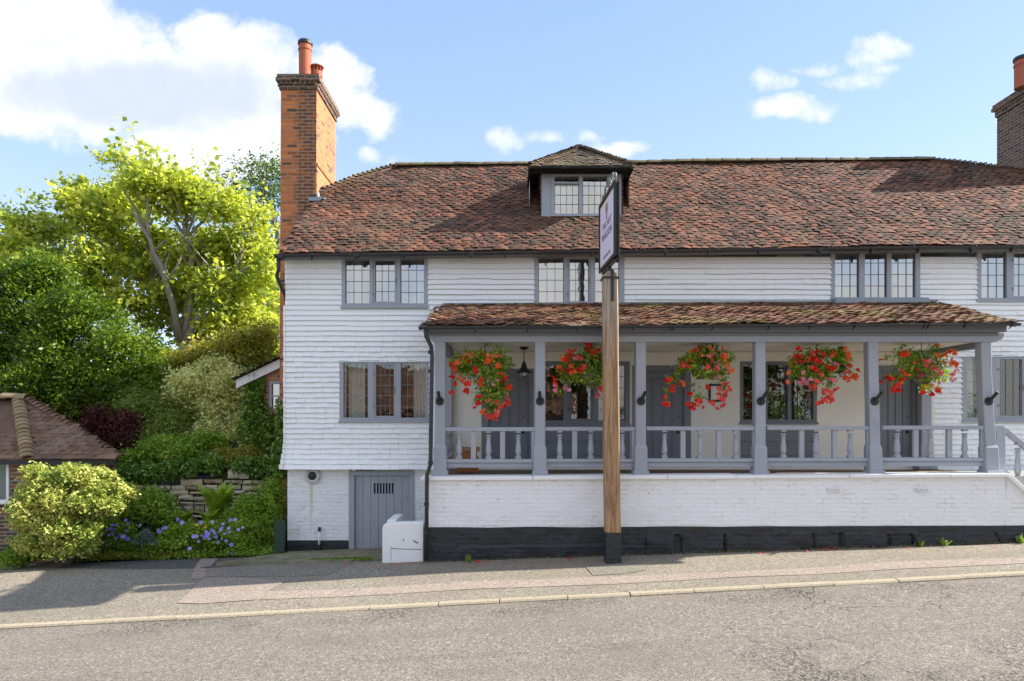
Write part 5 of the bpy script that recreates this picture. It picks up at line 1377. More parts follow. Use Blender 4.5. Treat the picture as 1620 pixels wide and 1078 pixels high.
def basket(B):
    cx, cy, cr = B['bowl']; c = P(cx, cy, BY); ctop = Vector((X_(B['chain'], BY), BY, CEIL))
    root = empty('hanging_basket', (c.x, c.y, c.z), B['lab'], 'hanging basket', 'hanging flower baskets along the porch')
    rb = cr*BY/F*.8
    mb = MB(); mb.lathe((c.x, c.y, c.z), [(rb*.35, -rb*.95), (rb*.7, -rb*.75), (rb*.93, -rb*.35), (rb, 0), (rb*.9, .02)], 18); mb.build('basket_liner', 'bark', root)
    mb = MB()
    for k in range(10):
        a = k*math.pi/5; mb.tube([(c.x+rb*1.03*f*math.cos(a), c.y+rb*1.03*f*math.sin(a), c.z+h*rb) for f, h in ((1, 0), (.95, -.36), (.72, -.77), (.36, -.98))], .004, 5)
    for f, h in ((1.03, 0), (.96, -.38)): mb.tube([(c.x+rb*f*math.cos(k*math.pi/10), c.y+rb*f*math.sin(k*math.pi/10), c.z+h*rb) for k in range(21)], .004, 5)
    mb.build('wire_frame', 'black_metal', root)
    mb = MB()
    for k in range(4): a = k*math.pi/2+.4; mb.tube([(c.x+rb*math.cos(a), c.y+rb*math.sin(a), c.z), (ctop.x, ctop.y, ctop.z-.1)], .004, 5)
    mb.tube([(ctop.x, ctop.y, ctop.z-.1), (ctop.x+.01, ctop.y, ctop.z-.05), (ctop.x, ctop.y, ctop.z)], .006, 6); mb.build('chain', 'black_metal', root)
    bl = []
    for (x, y, r) in B['fol']:
        q = P(x, y, BY); rr = r*BY/F; bl.append((q.x, q.y+random.uniform(-.06, .06), q.z, rr, max(rr*.95, .1), rr*.9))
    for _ in range(2): bl.append((c.x+random.uniform(-.05, .05), c.y-.12, c.z-.03, rb*1.1, rb*.6, rb*.7))
    npx = sum(r*r for _, _, r in B['fol'])
    foliage('foliage', 'leaf_basket', bl, int(npx*.11), 9, .038, .052, root, shell=.25, asp=.75, up=.45, droop=.25)
    f2, _ = foliage('trailing_foliage', 'leaf_dark', bl, int(npx*.035), 7, .04, .04, root, shell=.2, asp=.5, up=.2, droop=.5)
    mb = MB()
    for key, mat, sz in (('red', 'flower_red', .060), ('orange', 'flower_orange', .062), ('coral', 'flower_coral', .062), ('pink', 'flower_pink', .050), ('yellow', 'flower_yellow', .055)):
        if not B.get(key): continue
        for (x, y) in B[key]:
            cs = []; q = P(x, y, BY-.12-random.random()*.16); cs.append(tuple(q)); 
            for _ in range(random.choice((1, 1, 2, 3))): cs.append((q.x+random.uniform(-.05, .05), q.y+random.uniform(-.03, .05), q.z+random.uniform(-.04, .04)))
            V, Fi, r = ruffles(cs, sz); leafobj('flower', mat, V, Fi, r, root)
            nb = min(bl, key=lambda b_: (b_[0]-q.x)**2+(b_[2]-q.z)**2)
            mb.tube([(nb[0], nb[1], nb[2]), ((nb[0]+q.x)/2, (nb[1]+q.y)/2, (nb[2]+q.z)/2+.05), tuple(q)], .003, 4)
    for b_ in bl: mb.tube([(c.x, c.y, c.z), ((c.x+b_[0])/2, (c.y+b_[1])/2, max(c.z, b_[2])+.03), (b_[0], b_[1], b_[2])], .004, 4)
    mb.build('stems', 'leaf_green', root)
for B in BASKETS: basket(B)
# small white watering tube
# lanterns
def lantern(px, Y, lab):
    x = X_(px, Y); top = CEIL; s = 1.0
    root = empty('porch_lantern', (x, Y, top), lab, 'lantern', 'black lanterns hanging from the porch ceiling')
    mb = MB(); mb.lathe((x, Y, top-.05), [(.045, 0), (.085, .03), (.085, .045), (.03, .05)], 16); mb.build('ceiling_rose', 'black_metal', root)
    mb = MB(); 
    for k in range(6): mb.lathe((x, Y, top-.06-.035*k), [(.006, -.012), (.013, 0), (.006, .012)], 8)
    mb.tube([(x, Y, top-.04), (x, Y, top-.27)], .004, 6); mb.build('chain', 'black_metal', root)
    mb = MB(); mb.lathe((x, Y, top-.47), [(.155, 0), (.15, .02), (.09, .05), (.055, .10), (.04, .16), (.02, .20), (.008, .22)], 24); sh = mb.build('lamp_shade', 'black_metal', root, smooth=True)
    mb = MB(); mb.lathe((x, Y, top-.56), [(.01, 0), (.05, .015), (.072, .05), (.078, .09)], 20, caps=False); mb.build('glass_globe', 'glass_globe', root, smooth=True)
    mb = MB(); mb.lathe((x, Y, top-.53), [(.01, 0), (.03, .03), (.028, .06), (.015, .08)], 12); mb.build('bulb', 'white_paint', root, smooth=True)
lantern(829, 12.3, 'black bell lantern hanging before the arched left door')
lantern(1333, 12.3, 'black bell lantern half hidden behind the fourth flower basket')
# wooden box
bxY = 11.95; x0, x1 = X_(724, bxY), X_(756, bxY); z0 = DECK
bxr = empty('wooden_box', ((x0+x1)/2, bxY, z0), 'small orange varnished wooden box on feet with a sloping lid, behind the first porch bay', 'box')
mb = MB(); mb.box(x0, x1, bxY, bxY+.28, z0+.05, z0+.30); mb.build('body', 'orange_wood', bxr, bevel=.004)
mb = MB(); mb.box(x0+.03, x1-.03, bxY+.03, bxY+.27, z0+.301, z0+.40); mb.box(x0+.03, x1-.05, bxY+.02, bxY+.029, z0+.31, z0+.37); mb.build('front_panel', 'orange_wood', bxr)
mb = MB(); b = len(mb.v); mb.v += [(x0-.01, bxY+.0, z0+.401), (x1+.02, bxY+.0, z0+.401), (x1+.02, bxY+.29, z0+.401), (x0-.01, bxY+.29, z0+.401), (x0-.01, bxY+.0, z0+.42), (x1+.02, bxY+.0, z0+.42), (x1+.02, bxY+.29, z0+.475), (x0-.01, bxY+.29, z0+.475)]
for q in ((0,3,2,1),(4,5,6,7),(0,1,5,4),(1,2,6,5),(2,3,7,6),(3,0,4,7)): mb.face([b+i for i in q])
mb.build('lid', 'timber', bxr, bevel=.004)
for a in (x0+.03, x1-.075):
    for b_ in (bxY+.02, bxY+.21): mb = MB(); mb.box(a, a+.045, b_, b_+.045, z0, z0+.049); mb.build('foot', 'terracotta', bxr)
# small picture on the plaster
x0, x1 = rx(1120), rx(1146); z0, z1 = rz(636), rz(608); py_ = WY-.031
pc = empty('menu_frame', ((x0+x1)/2, py_, z0), 'small black framed notice on the cream wall behind the third flower basket', 'frame')
mb = MB(); t = .04
mb.box(x0, x1, py_-.03, py_-.001, z0, z0+t); mb.box(x0, x1, py_-.03, py_-.001, z1-t, z1); mb.box(x0, x0+t, py_-.03, py_-.001, z0+t, z1-t); mb.box(x1-t, x1, py_-.03, py_-.001, z0+t, z1-t); mb.build('frame', 'black_metal', pc)
mb = MB(); mb.box(x0+t, x1-t, py_-.012, py_-.001, z0+t, z1-t); mb.build('notice', 'white_paint', pc)

# ================================================================ left: garage with hipped roof, annex, stone wall
GA = P(30, 633, 14.0); GC1 = P(46, 727, 12.75); GC2 = P(192, 726, 12.95); GB = P(46+12, 640, 14.0)
gar = empty('garage', (GC1.x-1, 12.9, pave_z(GC1.x, 12.9)), 'small brick garage with a hipped brown tile roof at the left edge', 'garage')
ldir = Vector((-1, .10, 0)).normalized()
gwz = CZ-2.95
mb = MB(); wy = 13.0
gx0, gx1 = GC1.x-3.4, GC2.x-.25
win_h = (X_(-60, wy), X_(15.5, wy), Z_(795, wy), Z_(728.5, wy))
for (a, b, c, d) in rects_minus(gx0, gx1, gwz, GC1.z, [win_h]): mb.box(a, b, wy, wy+.2, c, d)
mb.obox((gx1-.12, wy+.2, (gwz+GC1.z)/2), (gx1-3.0, 17.5, (gwz+GC1.z)/2), .2, GC1.z-gwz); mb.box(gx0, gx0+.2, wy+.201, 16, gwz, GC1.z)
mb.build('wall', 'brick_garage', gar)
mb = MB(); t = .05; a, b, c, d = win_h
mb.box(b-t, b-.002, wy-.03, wy+.06, c, d); mb.box(a, b-t, wy-.03, wy+.06, c, c+t); mb.box(a, b-t, wy-.03, wy+.06, d-t, d); mb.box(a, a+t, wy-.029, wy+.059, c+t, d-t); mb.box(a-.02, b+.02, wy-.05, wy-.031, c-.03, c)
gw = mb.build('window', 'white_paint', gar); gw['label'] = 'white framed garage window with a grey pane'
mb = MB(); mb.poly([(a, wy+.02, c), (b, wy+.02, c), (b, wy+.02, d), (a, wy+.02, d)]); mb.build('pane', 'glass_low', gw)
mb = MB(); mb.poly([(a, wy+.19, c), (b, wy+.19, c), (b, wy+.19, d), (a, wy+.19, d)]); mb.build('blind', 'lead', gw)
mb = MB()
# right face
U1 = Vector((1, 0, 0)); Vq = (Vector((GC1.x, GA.y, GA.z))-GC1); L1 = Vq.length; Vq.normalize()
wE = GC2.x-GC1.x
tile_plane(mb, GC1, U1, Vq, [(0, 0), (wE, 0), (GA.x+.18-GC1.x, L1), (GA.x-GC1.x, L1)], tw=.2, exp=.115, seed=21, jit=.5, camber=.004, th=.024)
U2 = -ldir
O2 = GC1+ldir*3.4; Vq2 = Vector((-.12, 1, 0)).normalized(); hgt = GA.z-GC1.z; Vr = (Vector((0, 1.25, hgt))).normalized()
tile_plane(mb, O2, U2, Vr, [(0, 0), (3.4, 0), (3.4+GA.x-GC1.x, L1), (0, L1)], tw=.2, exp=.115, seed=22, jit=.5, camber=.004, th=.024)
dn = Vector((0, 0, -.02))
mb.poly([GC1+dn, GC2+dn, Vector((GA.x+.18, GA.y, GA.z))+dn, GA+dn]); mb.poly([O2+dn, GC1+dn, GA+dn, O2+Vector((0, 1.25, hgt))+dn])
mb.poly([GC2+dn, Vector((GC2.x-3.2, 17.8, GC2.z)), Vector((GA.x+.18, GA.y, GA.z))+dn]); mb.poly([GA+dn, Vector((GA.x+.18, GA.y, GA.z))+dn, Vector((GC2.x-3.2, 17.8, GC2.z)), Vector((O2.x-3, 17.8, GC2.z)), O2+Vector((0, 1.25, hgt))+dn])
grf = mb.build('roof', 'garage_tile', gar, fix=False)
mb = MB(); cap_run(mb, GC1+Vector((-.02,0,.0)), GA, .125, .118, n=8, seed=4, lift=.02, ln=1.15); cap_run(mb, GA+ldir*3.2+Vector((0,0,.02)), GA+Vector((.1,0,.03)), .13, .38, n=8, seed=5); mb.build('bonnet_tiles', 'bonnet_tile', grf, fix=False)
mb = MB(); cap_run(mb, GC2+Vector((-.02, .02, 0)), Vector((GA.x+.18, GA.y, GA.z)), .09, .118, n=6, seed=6, lift=.035, ln=1.1); mb.build('hip_tiles', 'garage_tile', grf, fix=False)
mb = MB(); mb.box(GC1.x-3.4, GC2.x-.02, 12.79, 12.82, GC1.z-.10, GC1.z-.015); mb.box(GC1.x-3.4, GC2.x-.02, 12.82, wy+.1, GC1.z-.06, GC1.z-.04); mb.build('fascia', 'black_metal', gar)
# annex in brick with pale bargeboard
AY = 15.4
ax0, ax1 = X_(392, AY), -4.45
an = empty('brick_annex', (ax0+.5, AY, 1.4), 'small ivy-clad red brick lean-to with a pale bargeboard behind the left gable', 'outbuilding')
sl = lambda x: Z_(600, AY)+(x-X_(380, AY))*(Z_(571, AY)-Z_(600, AY))/(X_(441, AY)-X_(380, AY))
wh = (X_(426.5, AY), X_(450, AY), Z_(650.5, AY), Z_(603.5, AY))
mb = MB()
for (a, b, c, d) in rects_minus(ax0, ax1, 1.0, Z_(601, AY), [wh]): mb.box(a, b, AY, AY+.2, c, d)
mb.extrude([(ax0, Z_(601, AY)+.002), (ax1, Z_(601, AY)+.002), (ax1, sl(ax1)-.05), (ax0, sl(ax0)-.03)], AY, AY+.2)
mb.box(ax0, ax0+.2, AY+.201, 18, 1, Z_(603, AY)); mb.build('wall', 'brick_annex', an)
xb0 = X_(377, AY)
mb = MB(); mb.extrude([(xb0, sl(xb0)-.19), (ax1, sl(ax1)-.20), (ax1, sl(ax1)), (xb0, sl(xb0))], AY-.12, AY-.08); mb.build('bargeboard', 'white_paint', an)
mb = MB(); Va = Vector((ax1-xb0, 0, sl(ax1)-sl(xb0))); La = Va.length
tile_plane(mb, Vector((xb0-.06, AY-.16, sl(xb0)+.0)), Vector((0, -1, 0)), Va, [(0, 0), (-2.6, 0), (-2.6, La), (0, La)], tw=.165, exp=.1, seed=31)
mb.poly([(xb0-.05, AY-.15, sl(xb0)), (ax1, AY-.15, sl(ax1)), (ax1, 18, sl(ax1)), (xb0-.05, 18, sl(xb0))]); mb.build('roof', 'dormer_tile', an, fix=False)
mb = MB(); t = .06; a, b, c, d = wh
mb.box(a, a+t, AY-.03, AY+.05, c, d); mb.box(a+t, b, AY-.03, AY+.05, c, c+t); mb.box(a+t, b, AY-.03, AY+.05, d-t, d); mb.box(a+t, b, AY-.02, AY+.03, (c+d)/2-.015, (c+d)/2+.015)
aw = mb.build('window', 'lead', an); mb = MB(); mb.poly([(a, AY+.02, c), (b, AY+.02, c), (b, AY+.02, d), (a, AY+.02, d)]); mb.build('pane', 'glass_up', aw)
mb = MB(); mb.box(a-.08, b, AY-.05, AY-.001, c-.06, c-.002); mb.build('window_sill', 'terracotta', an)
mb = MB(); mb.poly([(a, AY+.5, c), (b, AY+.5, c), (b, AY+.5, d), (a, AY+.5, d)]); mb.build('room', 'interior_dark', aw)
# stone retaining wall, stone by stone
mb = MB(); SY = 14.52; rd = random.Random(8); z = CZ-2.75; row = 0
def stop_z(x):
    p = HX+x*F/SY
    return Z_(np.interp(p, [100, 250, 300, 345, 350, 385, 388, 440, 460], [775, 768, 757, 752, 744, 740, 754, 744, 744]), SY)
while z < CZ-.9:
    h = rd.uniform(.08, .2); x = -10.5-rd.random()*.3
    while x < -4.42:
        L = rd.uniform(.22, .5)
        if z+h*.6 < stop_z(x+L/2):
            y = SY-rd.uniform(0, .05); r = rd.random(); g_ = .012
            b = len(mb.v); nn = 4
            x0, x1, z0, z1 = x+g_*rd.uniform(.3, 1.6), min(x+L, -4.42)-g_, z+g_*rd.uniform(0, 2)+.03*nz(x*.8, z)+rd.uniform(-.012, .02), z+h-g_*rd.uniform(0, 2)+.03*nz(x*.8, z)+rd.uniform(-.02, .015)
            for i in range(nn+1):
                for j in range(3):
                    u_ = i/nn; v_ = j/2; ed = .03 if (i in (0, nn) or j in (0, 2)) else 0
                    mb.v.append((x0+(x1-x0)*u_+.022*nz(i, j, x*9), y+ed+.02*nz(x0+u_*3, z0*7+v_*3, 1, 2.2), z0+(z1-z0)*v_+.022*nz(i*2, j*3, z*7+x*3)))
            for i in range(nn):
                for j in range(2): a = b+i*3+j; mb.face((a, a+3, a+4, a+1), r)
            mb.poly([mb.v[b+2], mb.v[b+nn*3+2], (x1, SY+.2, z1), (x0, SY+.2, z1)], r)
        x += L
    z += h
tilemat('rubble', [(0, (.22, .15, .07)), (.35, (.50, .41, .26)), (.7, (.75, .66, .48)), (1, (.66, .42, .14))], lich=(.9, .86, .74), la=.75, big=.2)
sw = mb.build('stone_garden_wall', 'rubble', None, smooth=False, loc=(-7.5, SY, CZ-2.6)); tag(sw, 'weathered rough stone retaining wall behind the flower bed', 'wall')
mb = MB()
for i in range(40):
    x = -10.5+6.05*i/40; x2 = -10.5+6.05*(i+1)/40; mb.poly([(x, SY+.05, CZ-2.8), (x2, SY+.05, CZ-2.8), (x2, SY+.05, stop_z(x2)-.05), (x, SY+.05, stop_z(x)-.05)])
o_ = mb.build('mortar_bed', 'soil', None, loc=(-7.5, SY, CZ-2.6)); o_.parent = sw; o_.location = (0, 0, 0)
# green marker board
mb = MB(); gY = 12.9; x0, x1 = X_(434, gY), X_(450, gY); zt_ = Z_(828, gY); mb.extrude([(x0, Z_(875, gY)), (x1, Z_(875, gY)), (x1, zt_), ((x0+x1)/2, Z_(821, gY)), (x0, zt_)], gY, gY+.06)
gmk = mb.build('marker_board', 'green_paint', None, bevel=.008, loc=(x0, gY, Z_(875, gY))); tag(gmk, 'dark green pointed board standing in the bed against the white corner', 'board')
# drain cover in the pavement
dY = 12.25; dxx = X_(427, dY); dzz = pave_z(dxx, dY)
dr = empty('drain_cover', (dxx, dY, dzz), 'square black drain grate in a pink surround beside the slab', 'drain')
mb = MB()
for (a, b, c, d) in rects_minus(dxx-.27, dxx+.24, dY-.25, dY+.2, [(dxx-.17, dxx+.15, dY-.15, dY+.11)]): mb.box(a, b, c, d, dzz-.02, dzz+.03)
mb.build('surround', 'pink_chips', dr)
mb = MB()
for k in range(7): mb.box(dxx-.17, dxx+.15, dY-.15+.037*k, dY-.13+.037*k, dzz, dzz+.02)
mb.box(dxx-.17, dxx+.15, dY-.15, dY+.11, dzz+.0, dzz+.012); mb.build('grate', 'black_metal', dr)
# ================================================================ planting
def pb(px, py, Y, rpx, ry=None, rzp=None):
    """blob from a spot in the garden"""
    q = P(px, py, Y); r = rpx*Y/F; return (q.x, Y, q.z, r, ry or r*.9, (rzp*Y/F) if rzp else r*.8)
def gz(x, y): return bank_z(x, y) if y > 14.6 else bed_z(x, y)
def plant(name, label, cat, mat, blobs, nclump, per, spread, size, trunk='bark', base=None, group=None, r0=.03, nl=7, **k):
    bx = base[0] if base else sum(b[0] for b in blobs)/len(blobs); by = base[1] if base else sum(b[1] for b in blobs)/len(blobs)
    bz = gz(bx, by)-.05
    root = empty(name, (bx, by, bz), label, cat, group)
    if k.pop('lump', 1): blobs = lumpy(blobs)
    fo, cc = foliage('foliage' if name != 'broadleaf_tree' else 'crown', mat, blobs, nclump, per, spread, size, root, **k)
    mb = MB(); idx = rng.choice(len(cc), min(nl, len(cc)), replace=False)
    for _ in limbs(mb, (bx, by, bz), [Vector(cc[i]).lerp(Vector((bx, by, cc[:, 2].mean())), .35) for i in idx], r0, r0*.15, 6): pass
    mb.build('stem' if r0 < .06 else 'trunk', trunk, root, smooth=True)
    return root, cc
# the big yellow-green tree -------------------------------------------------
TY = 20.5
fk = P(290, 540, TY)
tb = Vector((P(288, 560, TY).x, TY, gz(-10, TY)-.1))
tree = empty('broadleaf_tree', tuple(tb), 'large sunlit yellow-green tree with big floppy leaves and pale branches', 'tree')
TB = [(190,330,62,34),(245,285,55,34),(130,340,50,30),(300,320,60,34),(60,360,55,26),(350,330,40,30),(220,390,70,38),(330,400,60,40),(395,400,50,50),(410,470,38,60),(370,520,50,40),
      (300,460,60,32),(150,420,60,30),(80,420,60,30),(20,400,40,30),(250,500,45,22),(345,465,50,40),(240,247,16,12),(172,252,18,9),(283,285,20,8),(25,440,40,30),(110,455,60,26),(190,470,50,26),(250,440,50,30),(315,520,40,26),(50,430,60,30),(120,300,26,16),(205,262,30,18),(420,420,24,40),(425,540,22,40),(408,345,26,22),(65,325,22,13)]
tbl = []
for (x, y, r_, rz_) in TB:
    yy = TY+random.uniform(-1.2, 1.2); q = P(x, y, yy); tbl.append((q.x, yy, q.z, r_*yy/F, r_*yy/F*.8, rz_*yy/F))
TIPS = []
mb = MB()
mb.tube([tb, tb.lerp(fk, .5)+Vector((.08, 0, 0)), fk], [.2, .16, .13], 9)
prim = [(205,330),(275,310),(345,350),(140,390),(395,420)]
secd = [(185,290),(240,260),(300,290),(140,345),(355,330),(385,380),(90,350),(410,430),(330,420),(220,380),(60,380),(385,490),(260,330),(100,410),(420,360),(290,380),(20,410),(400,470),(230,430),(330,300),(170,320)]
tg = []
for (x, y) in prim: tg.append(P(x, y, TY+random.uniform(-1, .6)))
main = list(limbs(mb, fk-Vector((0,0,.1)), tg, .10, .02, 9, .07, .25)); allb = list(main)
for (x, y) in secd:
    e = P(x, y, TY+random.uniform(-1, .8)); best = min(((p, pp_, rr_) for pp_, rr_ in main for p in pp_[2:7]), key=lambda q: (q[0]-e).length+(2 if q[0].z > e.z else 0)); ip = best[1].index(best[0])
    allb += list(limbs(mb, best[0], [e], best[2][ip]*.7, .010, 7, .06, .2))
for pts_, rads in allb:
    for q in range(5):
        i = random.randint(3, 7); s_ = pts_[i]; e = s_+Vector((random.uniform(-.9, .9), random.uniform(-.5, .5), random.uniform(.4, 1.3)))
        TIPS.append(tuple(e)); mb.tube([s_, s_.lerp(e, .5)+Vector((random.uniform(-.1,.1), 0, random.uniform(-.05,.1))), e], [rads[i]*.6, rads[i]*.4, .007], 5)
mb.build('trunk', 'bark_pale', tree, smooth=True)
tbl2 = lumpy(tbl, 4, .4)
pts, tone, outd, cc = crown_points(tbl2, 3900, 10, .20, .3, -1, .55)
tp = np.repeat(np.array(TIPS), 9, 0); tp = tp+rng.normal(size=tp.shape)*.16
pts = np.concatenate([pts, tp]); tone = np.concatenate([tone, rng.random(len(tp))]); outd = np.concatenate([outd, rng.normal(size=tp.shape)])
V, Fi = leaves(pts, .165, .72, .55, .25, out=outd*.3)
leafobj('crown', 'leaf_catalpa', V, Fi, tone, tree)
# grey-green tree behind the chimney
b2 = [pb(395, 280, 27, 40, rzp=32), pb(425, 265, 27, 26, rzp=28), pb(365, 300, 27, 30, rzp=22), pb(420, 330, 27, 38, rzp=45), pb(385, 335, 27, 36, rzp=38), pb(410, 400, 27, 45, rzp=50), pb(440, 300, 27, 30, rzp=60)]
plant('background_tree', 'darker grey-green tree rising behind the chimney stack', 'tree', 'leaf_ash', b2, 520, 11, .24, .15, asp=.4, r0=.2, nl=16, trunk='bark', shell=.4, base=(P(410, 500, 27).x, 27))
# far left small dark tree top
b3 = [pb(-5, 335, 24, 22, rzp=18), pb(10, 350, 24, 20, rzp=14), pb(-40, 380, 24, 50, rzp=40)]
plant('background_tree', 'dark leafy tree top just inside the left edge of the view', 'tree', 'leaf_ash', b3, 150, 11, .22, .14, r0=.12, nl=6, base=(P(-30, 500, 24).x, 24), shell=.4)
# dark evergreen mass
b4 = [pb(60, 480, 17.5, 75, rzp=62), pb(-20, 520, 17.5, 80, rzp=90), pb(150, 510, 17.3, 70, rzp=48), pb(210, 570, 17, 62, rzp=55), pb(110, 590, 17, 80, rzp=60), pb(20, 620, 17, 70, rzp=50), pb(180, 630, 16.8, 55, rzp=40), pb(30, 440, 17.5, 45, rzp=26), pb(240, 600, 16.6, 30, rzp=40), pb(100, 650, 17.2, 70, rzp=40)]
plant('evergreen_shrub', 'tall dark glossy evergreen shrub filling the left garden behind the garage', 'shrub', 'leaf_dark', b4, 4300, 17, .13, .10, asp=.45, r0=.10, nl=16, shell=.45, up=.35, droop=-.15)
# copper / olive shrub below the tree
b5 = [pb(395, 545, 17.5, 48, rzp=34), pb(330, 560, 17.5, 36, rzp=26), pb(430, 560, 17.5, 30, rzp=30), pb(360, 590, 17.8, 60, rzp=30), pb(290, 590, 18.2, 60, rzp=40)]
plant('olive_shrub', 'olive and copper tinted shrub below the big tree', 'shrub', 'leaf_copper', b5, 1300, 13, .13, .10, r0=.04, shell=.4)
# variegated pale shrub
b6 = [pb(330, 610, 16.4, 50, rzp=38), pb(290, 620, 16.4, 28, rzp=26), pb(365, 625, 16.2, 34, rzp=34), pb(335, 585, 16.4, 24, rzp=20), pb(385, 655, 16, 18, rzp=20), pb(340, 650, 16.2, 30, rzp=16)]
plant('variegated_shrub', 'airy cream variegated shrub in the middle of the garden bank', 'shrub', 'leaf_varieg', b6, 1500, 12, .10, .085, r0=.03, shell=.35)
b6b = [pb(355, 690, 15.7, 30, rzp=18), pb(330, 676, 15.8, 20, rzp=14), pb(380, 675, 15.7, 16, rzp=16)]
plant('variegated_shrub', 'small pale variegated shrub low on the bank beside the ivy', 'shrub', 'leaf_varieg', b6b, 300, 11, .08, .075, r0=.02, shell=.35)
# feathery green
b7 = [pb(235, 650, 16.2, 45, rzp=24), pb(270, 680, 15.9, 40, rzp=26), pb(240, 700, 15.7, 34, rzp=20), pb(215, 630, 16.4, 30, rzp=16), pb(300, 650, 16.3, 26, rzp=20)]
plant('feathery_shrub', 'soft feathery olive-green shrub right of the purple one', 'shrub', 'leaf_feather', b7, 1300, 15, .11, .08, asp=.28, r0=.02, shell=.4)
# purple barberry
b8 = [pb(165, 670, 15.4, 34, rzp=24), pb(195, 690, 15.3, 28, rzp=24), pb(150, 690, 15.5, 26, rzp=20), pb(200, 665, 15.6, 20, rzp=14), pb(185, 715, 15.3, 20, rzp=14)]
plant('barberry_bush', 'dark purple-red leaved bush behind the garage roof', 'shrub', 'leaf_purple', b8, 900, 14, .07, .055, r0=.02, shell=.4)
# mid green shrubs
b9 = [pb(285, 710, 15.2, 50, rzp=22), pb(240, 725, 15.1, 36, rzp=18), pb(325, 700, 15.2, 30, rzp=16), pb(205, 735, 15, 26, rzp=12)]
plant('green_shrub', 'fresh bright green leafy shrub above the stone wall', 'shrub', 'leaf_green', b9, 1200, 13, .08, .07, r0=.02, shell=.4)
b10 = [pb(365, 722, 14.95, 34, rzp=14), pb(340, 730, 14.95, 24, rzp=12), pb(395, 725, 14.9, 20, rzp=14)]
plant('spirea_bush', 'low bush with orange-tinted leaves on top of the stone wall', 'shrub', 'leaf_copper', b10, 480, 12, .06, .05, r0=.012, shell=.4)
# hedge closing the view behind the bank
bh = [pb(x_, 600+random.uniform(-12, 12), 26, 60, 1.2, 60) for x_ in range(-60, 470, 48)]+[pb(x_, 680, 25.5, 60, 1.2, 60) for x_ in range(-60, 470, 48)]
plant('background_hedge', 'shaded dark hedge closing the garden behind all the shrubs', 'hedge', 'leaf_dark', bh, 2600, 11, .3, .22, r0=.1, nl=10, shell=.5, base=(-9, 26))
# ivy over the wall top
b11 = [pb(200, 750, 14.5, 34, .3, 16), pb(240, 752, 14.5, 30, .25, 12), pb(285, 742, 14.5, 34, .25, 13), pb(330, 735, 14.5, 30, .22, 11), pb(415, 735, 14.5, 28, .22, 13), pb(440, 745, 14.4, 12, .15, 14), pb(160, 745, 14.6, 30, .3, 14), pb(380, 738, 14.5, 16, .2, 8), pb(432, 760, 14.4, 8, .1, 10)]
plant('ivy', 'dark ivy spilling over the top of the stone wall', 'ivy', 'leaf_ivy', b11, 1300, 13, .06, .065, asp=.85, r0=.012, shell=.5, droop=.5)
# ivy on the annex wall
def wallivy(label, spots, Y, mat='leaf_ivy'):
    pts = []; 
    for (px, py, a, b, n) in spots:
        t = rng.random((n, 2))*2-1; r2 = (t**2).sum(1) < 1; t = t[r2]
        pp_ = np.stack([((px+t[:, 0]*a)-HX)/F*Y, Y-.02-.09*rng.random(len(t)), CZ+(HY-(py+t[:, 1]*b))/F*Y], 1); pts.append(pp_)
    pts = np.concatenate(pts); V, Fi = leaves(pts, .085, .9, .1, .55, out=np.tile([0, -.8, 0], (len(pts), 1)))
    b0 = Vector((pts[:, 0].mean(), Y, pts[:, 2].min())); root = empty('ivy', tuple(b0), label, 'ivy')
    leafobj('foliage', mat, V, Fi, rng.random(len(pts)), root)
    mb = MB()
    for k in range(3): x = b0.x+random.uniform(-.08, .08); mb.tube([(x, Y-.005, b0.z), (x+random.uniform(-.03,.03), Y-.005, b0.z+.4), (x+random.uniform(-.06,.06), Y-.005, b0.z+.8)], .006, 5)
    mb.build('stem', 'bark', root)
wallivy('thick ivy climbing the brick lean-to up to its bargeboard', [(402,640,15,62,1500),(408,610,13,28,500),(395,690,18,40,800),(415,700,22,32,700),(420,665,10,28,120),(428,680,9,36,150)], AY)
wallivy('narrow ivy climbing the brown gable wall beside the white tiles', [(446,700,6,55,450),(443,660,6,30,160),(440,725,9,30,300)], 13.32+.05)
# front shrub in front of the garage
EY_ = 12.15
b12 = [pb(105, 790, EY_, 62, .5, 42), pb(75, 800, EY_, 48, .5, 50), pb(75, 756, EY_, 30, .3, 18), pb(120, 752, EY_, 32, .3, 17), pb(152, 760, EY_, 24, .3, 18), pb(60, 848, EY_, 34, .4, 26), pb(155, 795, EY_, 28, .4, 26), pb(105, 840, EY_, 46, .45, 32), pb(185, 775, EY_+.2, 28, .25, 13), pb(205, 782, EY_+.3, 12, .2, 9), pb(48, 775, EY_, 18, .25, 18), pb(38, 830, EY_, 13, .2, 14), pb(140, 835, EY_, 20, .3, 18), pb(48, 862, EY_, 20, .3, 14), pb(90, 866, EY_, 34, .35, 14), pb(130, 862, EY_, 24, .3, 14), pb(60, 745, EY_, 14, .2, 10), pb(170, 800, EY_, 20, .25, 16), pb(190, 795, EY_+.1, 12, .2, 10)]
plant('euonymus_bush', 'large rounded yellow and green variegated bush in front of the garage', 'shrub', 'leaf_euonymus', b12, 3000, 11, .05, .062, asp=.65, r0=.02, shell=.72, base=(P(95, 860, EY_).x, 12.4), up=.4, droop=-.1)
b13 = [pb(400, 810, 13.35, 34, .3, 26), pb(425, 795, 13.3, 26, .3, 30), pb(400, 840, 13.1, 36, .3, 24), pb(435, 775, 13.4, 16, .25, 14), pb(370, 820, 13.4, 22, .3, 14)]
plant('hedge_bush', 'small-leaved green bush in the bed against the white corner', 'shrub', 'leaf_green', b13, 1300, 14, .05, .042, asp=.6, r0=.015, shell=.6)
b14 = [pb(240, 800, 13.7, 36, .3, 20), pb(265, 820, 13.6, 30, .3, 16), pb(215, 790, 13.9, 26, .3, 20)]
